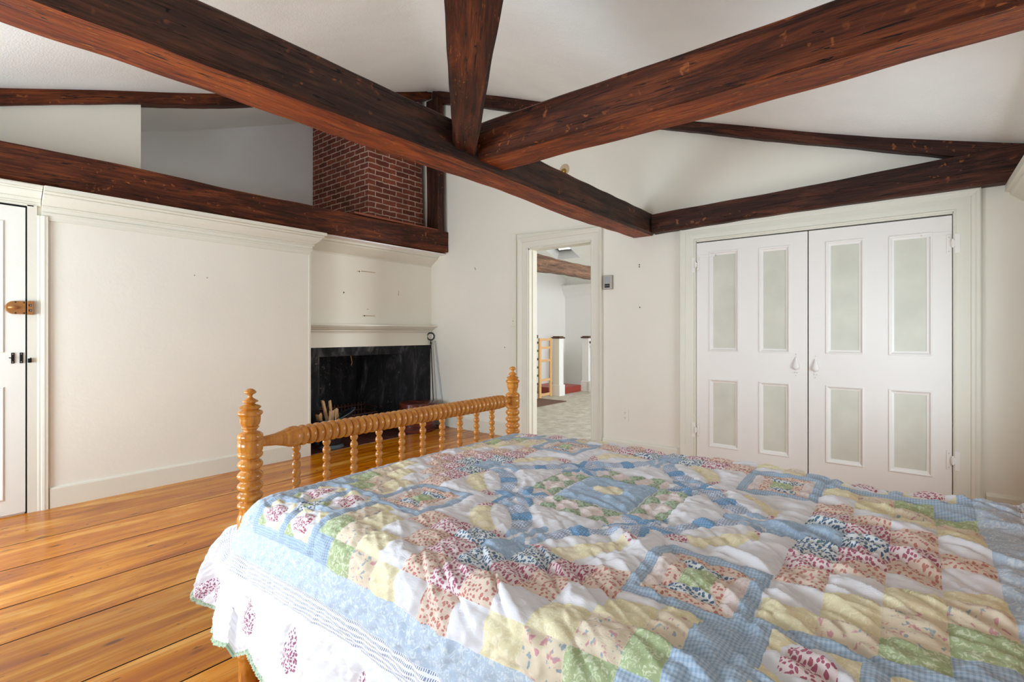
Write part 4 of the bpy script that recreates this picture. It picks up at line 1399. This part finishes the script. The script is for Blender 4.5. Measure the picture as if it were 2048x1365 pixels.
wr = -0.0060 * ridges(0.34, 0.055, 1, -0.30, 2.6) + 0.0050 * ridges(0.26, 0.040, 2, -0.50, 2.8) + 0.0022 * field(0.12, 0.030, 3, -0.35)
wr += 0.0055 * field(0.30, 0.22, 4)
big = (0.0080 * ridges(0.32, 0.065, 5, -0.50, 2.0) - 0.0085 * ridges(0.28, 0.050, 15, -0.62, 2.6)) * (0.5 + field(0.35, 0.35, 6).clip(0, 1.6))
mask_near = 1 / (1 + np.exp(-(UU - 0.15 - (VV + 0.30) * 0.4) * 7))   # more rumpled near the head
wr = wr * (0.60 + 1.0 * mask_near) + big * mask_near
wr += 0.0012 * field(0.02, 0.012, 9, 0.3)
hf = hf + wr

# --- drape
xf, xh = BX + 0.034, HX + 0.2           # foot edge, head
yn, yfr = BY0 - 0.052, BY1 - 0.03        # near and far mattress edges
R_ = 0.075
ZT = 0.70


def drape(u, v):
    p = u + CU; q = v + CV
    z_top = ZT + 0.004 * np.sin(p * 3 + 1) - 0.030 * np.clip((xf + 0.55 - p) / 0.55, 0, 1) ** 2
    a = np.maximum(xf + R_ - p, 0)            # overflow past the foot
    b = np.maximum(yn + R_ - q, 0)            # past the near edge
    bf = np.maximum(q - (yfr - R_), 0)        # past the far edge

    def roll(s):
        """arc then straight: returns (outward, drop)"""
        th = np.clip(s / R_, 0, math.pi / 2)
        out = R_ * np.sin(th); dr = R_ * (1 - np.cos(th)) + np.maximum(s - R_ * math.pi / 2, 0)
        return out, dr
    X = p.copy(); Y = q.copy(); Z = z_top.copy()
    nx = np.zeros_like(p); ny = np.zeros_like(p); nz = np.ones_like(p)
    # near edge only
    m_ = (b > 0) & (a <= 0)
    o_, d_ = roll(b)
    fold = 0.5 + 0.5 * np.sin(p * 9.0 + 0.6 * np.sin(p * 23))
    dd = np.maximum(b - R_ * 1.57, 0)
    flare = 0.055 * (dd / 0.45) + 0.035 * fold * (dd / 0.4) ** 1.3
    Y = np.where(m_, yn + R_ - o_ - flare, Y); Z = np.where(m_, z_top - d_ * (1 - 0.02 * fold), Z)
    th = np.clip(b / R_, 0, math.pi / 2)
    ny = np.where(m_, -np.sin(th), ny); nz = np.where(m_, np.cos(th), nz)
    # far edge
    m_ = bf > 0
    o_, d_ = roll(bf)
    Yf = yfr - R_ + o_ + 0.12 * np.maximum(bf - R_ * 1.57, 0)
    Y = np.where(m_, Yf, Y); Zfar = z_top - d_
    th = np.clip(bf / R_, 0, math.pi / 2)
    ny = np.where(m_, np.sin(th), ny); nz = np.where(m_, np.cos(th), nz)
    Z = np.where(m_, Zfar, Z)
    # foot edge: tucked straight down between mattress and footboard
    m_ = (a > 0) & (b <= 0)
    R2 = R_
    o_, d_ = roll(a)
    X = np.where(m_, xf + R_ - o_, X); Z = np.where(m_, Z - d_, Z)
    th = np.clip(a / R_, 0, math.pi / 2)
    nx = np.where(m_, -np.sin(th), nx); nz = np.where(m_, nz * np.cos(th), nz)
    # near foot corner: the cloth swings out past the post in the near plane, then folds back
    m_ = (a > 0) & (b > 0)
    rho = np.hypot(a, b); phi = np.arctan2(a, b)          # 0 = side, pi/2 = foot
    f = phi / (math.pi / 2)
    sr_ = R_ * np.sin(np.clip(rho / R_, 0, math.pi / 2))
    dd = np.maximum(rho - R_ * 1.57, 0)
    sq_ = np.minimum(np.maximum(np.sin(phi), np.cos(phi)) ** -0.75, 1.3)
    Xt, Yt = xf + R_ - sr_ * np.sin(phi) * sq_, yn + R_ - sr_ * np.cos(phi) * sq_
    swing = 0.20 * (1 - np.exp(-dd / 0.08)) + 0.12 * dd
    fl = 0.075 * dd / 0.45
    Xmin = xf - swing; Yn_ = yn - fl
    g1 = np.sin(np.clip(f / 0.62, 0, 1) * math.pi / 2)
    g2 = np.clip((f - 0.62) / 0.38, 0, 1); g2 = g2 * g2 * (3 - 2 * g2)
    Xl = np.where(f < 0.62, (xf + R_) + (Xmin - xf - R_) * g1, Xmin + (xf - Xmin) * g2)
    Yl = np.where(f < 0.62, Yn_ + 0.02 * g1, Yn_ + 0.02 + (yn + R_ - Yn_ - 0.02) * g2)
    Yl = Yl - 0.045 * np.sin(phi * 9.0 + 0.5) * np.clip(dd / 0.4, 0, 1) * np.sin(np.pi * np.clip(f, 0, 1))
    wb_ = np.clip(dd / 0.045, 0, 1); wb_ = wb_ * wb_ * (3 - 2 * wb_)
    Xc = Xt + (Xl - Xt) * wb_; Yc = Yt + (Yl - Yt) * wb_
    drop = R_ * (1 - np.cos(np.clip(rho / R_, 0, math.pi / 2))) + dd * (0.90 - 0.02 * np.sin(f * math.pi))
    X = np.where(m_, Xc, X); Y = np.where(m_, Yc, Y); Z = np.where(m_, z_top - drop, Z)
    nx = np.where(m_, -np.sin(phi) * (1 - wb_) , nx); ny = np.where(m_, -np.cos(phi) * (1 - wb_) - wb_, ny)
    nz = np.where(m_, np.cos(np.clip(rho / R_, 0, 1.4)), nz)
    ln = np.sqrt(nx ** 2 + ny ** 2 + nz ** 2)
    return X, Y, Z, nx / ln, ny / ln, nz / ln, (a > 0) & (b <= 0)


X_, Y_, Z_, NX, NY, NZ, foot = drape(UU, VV)
# smooth the seams between the drape regions
Xs, Ys, Zs = smooth2(X_, 4), smooth2(Y_, 4), smooth2(Z_, 4)
bd = (np.abs(UU) < 1.06) & (np.abs(VV) < 1.06)
X_ = np.where(bd, Xs, X_); Y_ = np.where(bd, Ys, Y_); Z_ = np.where(bd, Zs, Z_)
hf2 = hf * np.where(foot, 0.35, 1.0)
co = np.stack([X_ + NX * hf2, Y_ + NY * hf2, np.maximum(Z_ + NZ * hf2, 0.02)], -1).reshape(-1, 3)
# push quilt along foot away from the footboard
idx = np.arange((nu + 1) * (nv + 1)).reshape(nu + 1, nv + 1)
fq = np.stack([idx[:-1, :-1], idx[1:, :-1], idx[1:, 1:], idx[:-1, 1:]], -1)[keep]
used = np.zeros(len(co), bool); used[fq.ravel()] = True
remap = np.cumsum(used) - 1
fq = remap[fq]; cov = co[used]
me = bpy.data.meshes.new('patchwork_quilt')
me.vertices.add(len(cov)); me.vertices.foreach_set('co', cov.astype(np.float32).ravel())
nf = len(fq)
me.loops.add(nf * 4); me.loops.foreach_set('vertex_index', fq.astype(np.int32).ravel())
me.polygons.add(nf); me.polygons.foreach_set('loop_start', np.arange(nf, dtype=np.int32) * 4)
me.polygons.foreach_set('use_smooth', np.ones(nf, dtype=bool))
me.update(calc_edges=True)
uvl = me.uv_layers.new(name='UVMap')
uvn = np.stack([UU, VV], -1).reshape(-1, 2)[used]
uvl.data.foreach_set('uv', uvn[fq.ravel()].astype(np.float32).ravel())
basec = np.array([lin(*FAB[n_][0]) for n_ in names], dtype=np.float32)
prnc = np.array([lin(*FAB[n_][1])[:3] + (FAB[n_][2],) for n_ in names], dtype=np.float32)
fk = fab[keep]
for nm, tb in (('base', basec), ('print', prnc)):
    at_ = me.color_attributes.new(nm, 'FLOAT_COLOR', 'CORNER')
    at_.data.foreach_set('color', np.repeat(tb[fk], 4, axis=0).ravel())

m = M('patchwork_cotton', 0.9, 0.15)
ab = m.node('ShaderNodeAttribute', attribute_name='base'); ap = m.node('ShaderNodeAttribute', attribute_name='print')
uv = m.node('ShaderNodeUVMap').outputs[0]
code = ap.outputs['Alpha']


def near(val, tol=0.04):
    return m.math('LESS_THAN', m.math('ABSOLUTE', m.math('SUBTRACT', code, val)), tol)


# leafy print
nzv = m.node('ShaderNodeTexNoise'); m.l.new(uv, nzv.inputs['Vector']); nzv.inputs['Scale'].default_value = 70
mv = m.node('ShaderNodeVectorMath', operation='MULTIPLY_ADD'); m.l.new(nzv.outputs['Color'], mv.inputs[0]); mv.inputs[1].default_value = (0.010, 0.010, 0); m.l.new(uv, mv.inputs[2])
vo = m.node('ShaderNodeTexVoronoi'); m.l.new(mv.outputs[0], vo.inputs['Vector']); vo.inputs['Scale'].default_value = 122; vo.voronoi_dimensions = '2D'
leaf = m.math('LESS_THAN', vo.outputs['Distance'], 0.36)
# sprig print
vs = m.node('ShaderNodeTexVoronoi'); m.l.new(mv.outputs[0], vs.inputs['Vector']); vs.inputs['Scale'].default_value = 104; vs.voronoi_dimensions = '2D'
sprig = m.math('LESS_THAN', vs.outputs['Distance'], 0.30)
# checks
sx = m.node('ShaderNodeSeparateXYZ'); m.l.new(uv, sx.inputs[0])
cu = m.math('GREATER_THAN', m.math('SINE', m.math('MULTIPLY', sx.outputs[0], 900)), 0.1)
cv_ = m.math('GREATER_THAN', m.math('SINE', m.math('MULTIPLY', sx.outputs[1], 900)), 0.1)
check = m.math('MULTIPLY', m.math('ADD', cu, cv_), 0.5)
# dashes
dsh = m.math('MULTIPLY', m.math('GREATER_THAN', m.math('SINE', m.math('MULTIPLY', m.math('MAXIMUM', m.math('ABSOLUTE', sx.outputs[0]), m.math('ABSOLUTE', sx.outputs[1])), 640)), -0.1),
             m.math('GREATER_THAN', m.math('SINE', m.math('MULTIPLY', m.math('MINIMUM', m.math('ABSOLUTE', sx.outputs[0]), m.math('ABSOLUTE', sx.outputs[1])), 1150)), 0.15))
# tonal vine
nn = m.noise(uv, 95, 3, 0.6, 1.5)
vine = m.bw(nn, 0.50, 0.60)
# multi
vm = m.bw(m.noise(uv, 75, 2, 0.5, 0.5), 0.60, 0.66)
masks = [(near(0.25), leaf), (near(0.5), sprig), (near(0.7, 0.03), check), (near(0.8, 0.03), dsh), (near(0.9, 0.03), vine), (near(1.0, 0.03), vm)]
acc = None
for g_, q_ in masks:
    t_ = m.math('MULTIPLY', g_, q_)
    acc = t_ if acc is None else m.math('ADD', acc, t_)
col = m.mix(acc, ab.outputs['Color'], ap.outputs['Color'])
bl = m.math('MULTIPLY', near(1.0, 0.03), m.bw(m.noise(m.coord('UV', (1, 1, 1), loc=(3, 5, 0)), 70, 2), 0.61, 0.66))
col = m.mix(bl, col, c(150, 168, 176))
gl = m.math('MULTIPLY', near(0.25), m.bw(m.noise(m.coord('UV', (1, 1, 1), loc=(1, 7, 0)), 80, 2), 0.62, 0.66))
sepb = m.node('ShaderNodeSeparateColor'); m.l.new(ap.outputs['Color'], sepb.inputs[0])
isn = m.math('GREATER_THAN', sepb.outputs[2], sepb.outputs[0])
col = m.mix(m.math('MULTIPLY', gl, isn), col, c(80, 120, 96))
# fabric fading, slight
col = m.mix(m.math('MULTIPLY', m.noise(uv, 9, 3), 0.10), col, c(230, 230, 236))
m.color(col)
wv = m.math('ADD', m.math('SINE', m.math('MULTIPLY', sx.outputs[0], 3800)), m.math('SINE', m.math('MULTIPLY', sx.outputs[1], 3800)))
ht = m.math('ADD', m.math('MULTIPLY', wv, 0.02), m.noise(m.coord('UV', (60, 130, 1)), 1.0, 5, 0.6, 0.6))
m.bump(ht, 0.45, 0.004)
m.b.inputs['Sheen Weight'].default_value = 0.15
M_quilt = m.m
me.materials.append(M_quilt)
ql = bpy.data.objects.new('patchwork_quilt', me); C.objects.link(ql)
tag(ql, 'blue and cream patchwork quilt spread over the bed with a scalloped hem', 'quilt')

# ------------------------------------------------------------------ hall beyond the doorway
mb = MB(); mb.box(-6.5, 1.0, YB + TH, 10.1, -0.06, 0.0)
struct(mb, 'floor_hall', M_carpet, 'oatmeal carpet of the hall beyond the doorway', 'floor')
mb = MB(); mb.box(-6.5, -6.4, YB + TH, 10.1, 0, 3.4 + 1.6)
struct(mb, 'wall_hall_left', M_hwhite, 'white side wall of the stair hall', 'wall')
mb = MB(); mb.box(-6.5, 1.0, 10.0, 10.1, 0, 3.2)
struct(mb, 'wall_hall_far', M_hwhite, 'white end wall of the stair hall', 'wall')
mb = MB(); wall_x(mb, 0.72, 0.8, YB + TH, 10.1, 0, 4.8, [(6.5, 7.9, 0.75, 2.05)])
struct(mb, 'wall_hall_right', M_hwhite, 'white right wall of the hall', 'wall')


def hz(y):
    return 2.45 + 0.367 * (10 - y)


# sloped hall ceiling with the skylight opening
sx0, sx1, sy0, sy1 = -6.03, -5.46, 8.50, 9.10
mb = MB()
xs_ = [-6.5, sx0, sx1, 0.8]; ys_ = [5.0, sy0, sy1, 10.1]
for i in range(3):
    for j in range(3):
        if i == 1 and j == 1:
            continue
        mb.quad((xs_[i], ys_[j], hz(ys_[j])), (xs_[i + 1], ys_[j], hz(ys_[j])), (xs_[i + 1], ys_[j + 1], hz(ys_[j + 1])), (xs_[i], ys_[j + 1], hz(ys_[j + 1])))
mb.quad((-6.5, YB + TH, 4.6), (0.8, YB + TH, 4.6), (0.8, 5.0, hz(5.0)), (-6.5, 5.0, hz(5.0)))
struct(mb, 'ceiling_hall', M_ceil, 'sloping white hall ceiling with a skylight', 'ceiling')
nrm = Vector((0, 0.345, 0.939))
mb = MB()
cor = [Vector((sx0, sy0, hz(sy0))), Vector((sx1, sy0, hz(sy0))), Vector((sx1, sy1, hz(sy1))), Vector((sx0, sy1, hz(sy1)))]
mb.grid([[p for p in cor], [p + nrm * 0.22 for p in cor]], closed_v=True)
w4 = struct(mb, 'window_4', M_hwhite, 'skylight shaft and frame in the hall ceiling', 'skylight')
mb = MB(); q = [p + nrm * 0.2 for p in cor]; ctr = sum(q, Vector()) / 4
inn = [ctr + (p - ctr) * 0.82 for p in q]
mb.grid([q, inn, [p + nrm * 0.02 for p in inn]], closed_v=True)
mb.build('skylight_frame', M_chrome, w4)
mg = M('clear_glass', 0.02, 0.5); mg.b.inputs['Transmission Weight'].default_value = 1.0; mg.b.inputs['IOR'].default_value = 1.0; mg.color((0.98, 1, 1, 1))
mb = MB(); mb.poly([p + nrm * 0.01 for p in inn]); mb.build('skylight_glass', mg.m, w4, fix=False)

beam('hall_beam', 'weathered round edged beam crossing the hall behind the doorway', (-4.17, 4.7, 2.08), (-4.17, 9.98, 2.06), 0.20, 0.22, (B_hall, B_hall), seed=61, chamfer=0.035, wob=0.016)
beam('hall_rafter', 'dark rafter in the top right of the hall doorway view', (-4.06, 8.0, 2.78), (-2.4, 5.2, 3.85), 0.16, 0.12, (B_mid, B_mid), seed=62)
mb = MB(); sweep(mb, [((-6.4, 10.0), (0, -1)), ((0.72, 10.0), (0, -1))], [(0, 2.02), (0.02, 2.02), (0.03, 2.05), (0.08, 2.09), (0.1, 2.14), (0.14, 2.2), (0.17, 2.24), (0.17, 2.30), (0, 2.30)])
struct(mb, 'trim_13', M_hwhite, 'white cornice on the end wall of the hall', 'cornice')

sl = thing('spotlight', 'grey cylinder spotlight hanging under the hall skylight', 'spotlight', (-5.25, 8.22, 2.93))
mtx = Matrix.Rotation(math.radians(78), 4, 'Y') @ Matrix.Rotation(0.5, 4, 'X')
r = MB(); r.lathe([(0.0, -0.15), (0.05, -0.14), (0.062, -0.10), (0.065, 0.10), (0.06, 0.105), (0.055, 0.09), (0.0, 0.085)], 24, mtx); r.build('lamp_body', M_chrome, sl, smooth=True, auto=0.6)
r = MB(); r.lathe([(0.054, 0.094), (0, 0.095)], 24, mtx); r.build('lamp_face', M_screw, sl)
r = MB(); r.tube([(0, 0, 0.0), (0.0, 0.0, 0.09)], 0.01, 8); r.build('stem', M_chrome, sl)
tk = MB(); tk.tube([(-5.10, 8.30, 3.06), (-4.70, 8.95, 2.80)], 0.012, 8)
tag(tk.build('cable_conduit', M_iron), 'thin dark conduit running along the hall ceiling slope', 'conduit')


def newel(x, y, lab, shaft=0.15, base=0.19, hgt=1.09):
    n_ = thing('newel_post', lab, 'newel post', (x, y, 0), 'newel posts at the stair head')
    r = MB(); r.box(-shaft / 2, shaft / 2, -shaft / 2, shaft / 2, 0.2, hgt); r.build('shaft', M_hwhite, n_, bevel=0.003)
    r = MB(); r.box(-base / 2, base / 2, -base / 2, base / 2, 0, 0.21); r.build('plinth', M_hwhite, n_, bevel=0.004)
    r = MB(); r.box(-shaft * .65, shaft * .65, -shaft * .65, shaft * .65, hgt, hgt + 0.028); r.box(-shaft * .5, shaft * .5, -shaft * .5, shaft * .5, hgt + 0.028, hgt + 0.045); r.build('cap', M_cap, n_, bevel=0.004)
    return n_


newel(-5.30, 8.03, 'white square newel post nearer the doorway with a dark cap')
newel(-5.24, 9.02, 'white square newel post further away next to the handrail')
t = thing('stair_railing', 'white stair railing with wooden handrail at the right of the doorway view', 'railing', (-5.13, 9.0, 0))
r = MB(); r.box(-0.02, 2.2, -0.035, 0.035, 0.98, 1.03); r.build('handrail', M_cap, t, bevel=0.01)
r = MB(); r.box(0, 2.2, -0.02, 0.02, 0.90, 0.94); r.build('top_rail', M_hwhite, t)
r = MB(); r.box(-0.01, 2.2, -0.095, 0.075, 0.0, 0.215); r.build('curb', M_hwhite, t)
bal = None
for q in range(14):
    if bal is None:
        r = MB(); r.box(-0.02, 0.02, -0.02, 0.02, 0.22, 0.9); o = r.build('baluster', M_hwhite, t); bal = o.data
    else:
        o = bpy.data.objects.new('baluster', bal); C.objects.link(o); o.parent = t
    o.location = (0.10 + q * 0.15, 0, 0)
sr = MB(); sr.box(-6.1, -5.33, 8.14, 8.98, 0.0, 0.10); sr.box(-6.1, -5.33 + 0.0, 8.14, 8.98, 0.10, 0.125)
tag(sr.build('stair_step', M_redstep, bevel=0.003), 'brick red painted stair step between the newel posts', 'step')
# slatted wooden frame
t = thing('wooden_gate', 'pale pine ladder frame gate standing against the near newel post', 'gate', (-5.33, 7.44, 0), rz=math.radians(95))
for x in (0.0, 0.40):
    r = MB(); r.box(x, x + 0.07, -0.015, 0.015, 0.0, 1.10); r.build('stile', M_lath, t, bevel=0.002)
for z in (0.03, 0.30, 0.66, 0.90, 1.05):
    r = MB(); r.box(0.07, 0.40, -0.010, 0.010, z, z + 0.045); r.build('rung', M_lath, t, bevel=0.002)
t = thing('green_shutter', 'pale green louvre edge with dark hardware beside the doorway edge', 'shutter', (-5.345, 7.31, 0), rz=math.radians(90))
r = MB(); r.box(-0.35, 0.08, -0.02, 0.02, 0.0, 1.10); r.build('board', M_green, t, bevel=0.003)
for q in range(7):
    r = MB(); r.box(0.07, 0.10, -0.028, 0.012, 0.10 + q * 0.15, 0.14 + q * 0.15); r.build('slat_end', M_cap, t)
r = MB(); r.box(0.0, 0.09, -0.03, 0.02, 1.10, 1.16); r.build('top_block', M_cap, t)
mt2 = MB(); mt2.poly([(-5.5, 7.50, 0.012), (-4.80, 6.60, 0.012), (-4.66, 6.95, 0.012), (-4.72, 7.33, 0.012), (-5.18, 7.62, 0.012)])
mb = MB(); mb.box(-5.29, -4.72, 6.55, 7.42, 0.0, 0.012)
tag(mb.build('door_mat', M_mat, bevel=0.003), 'brown rectangular mat on the hall carpet', 'mat')
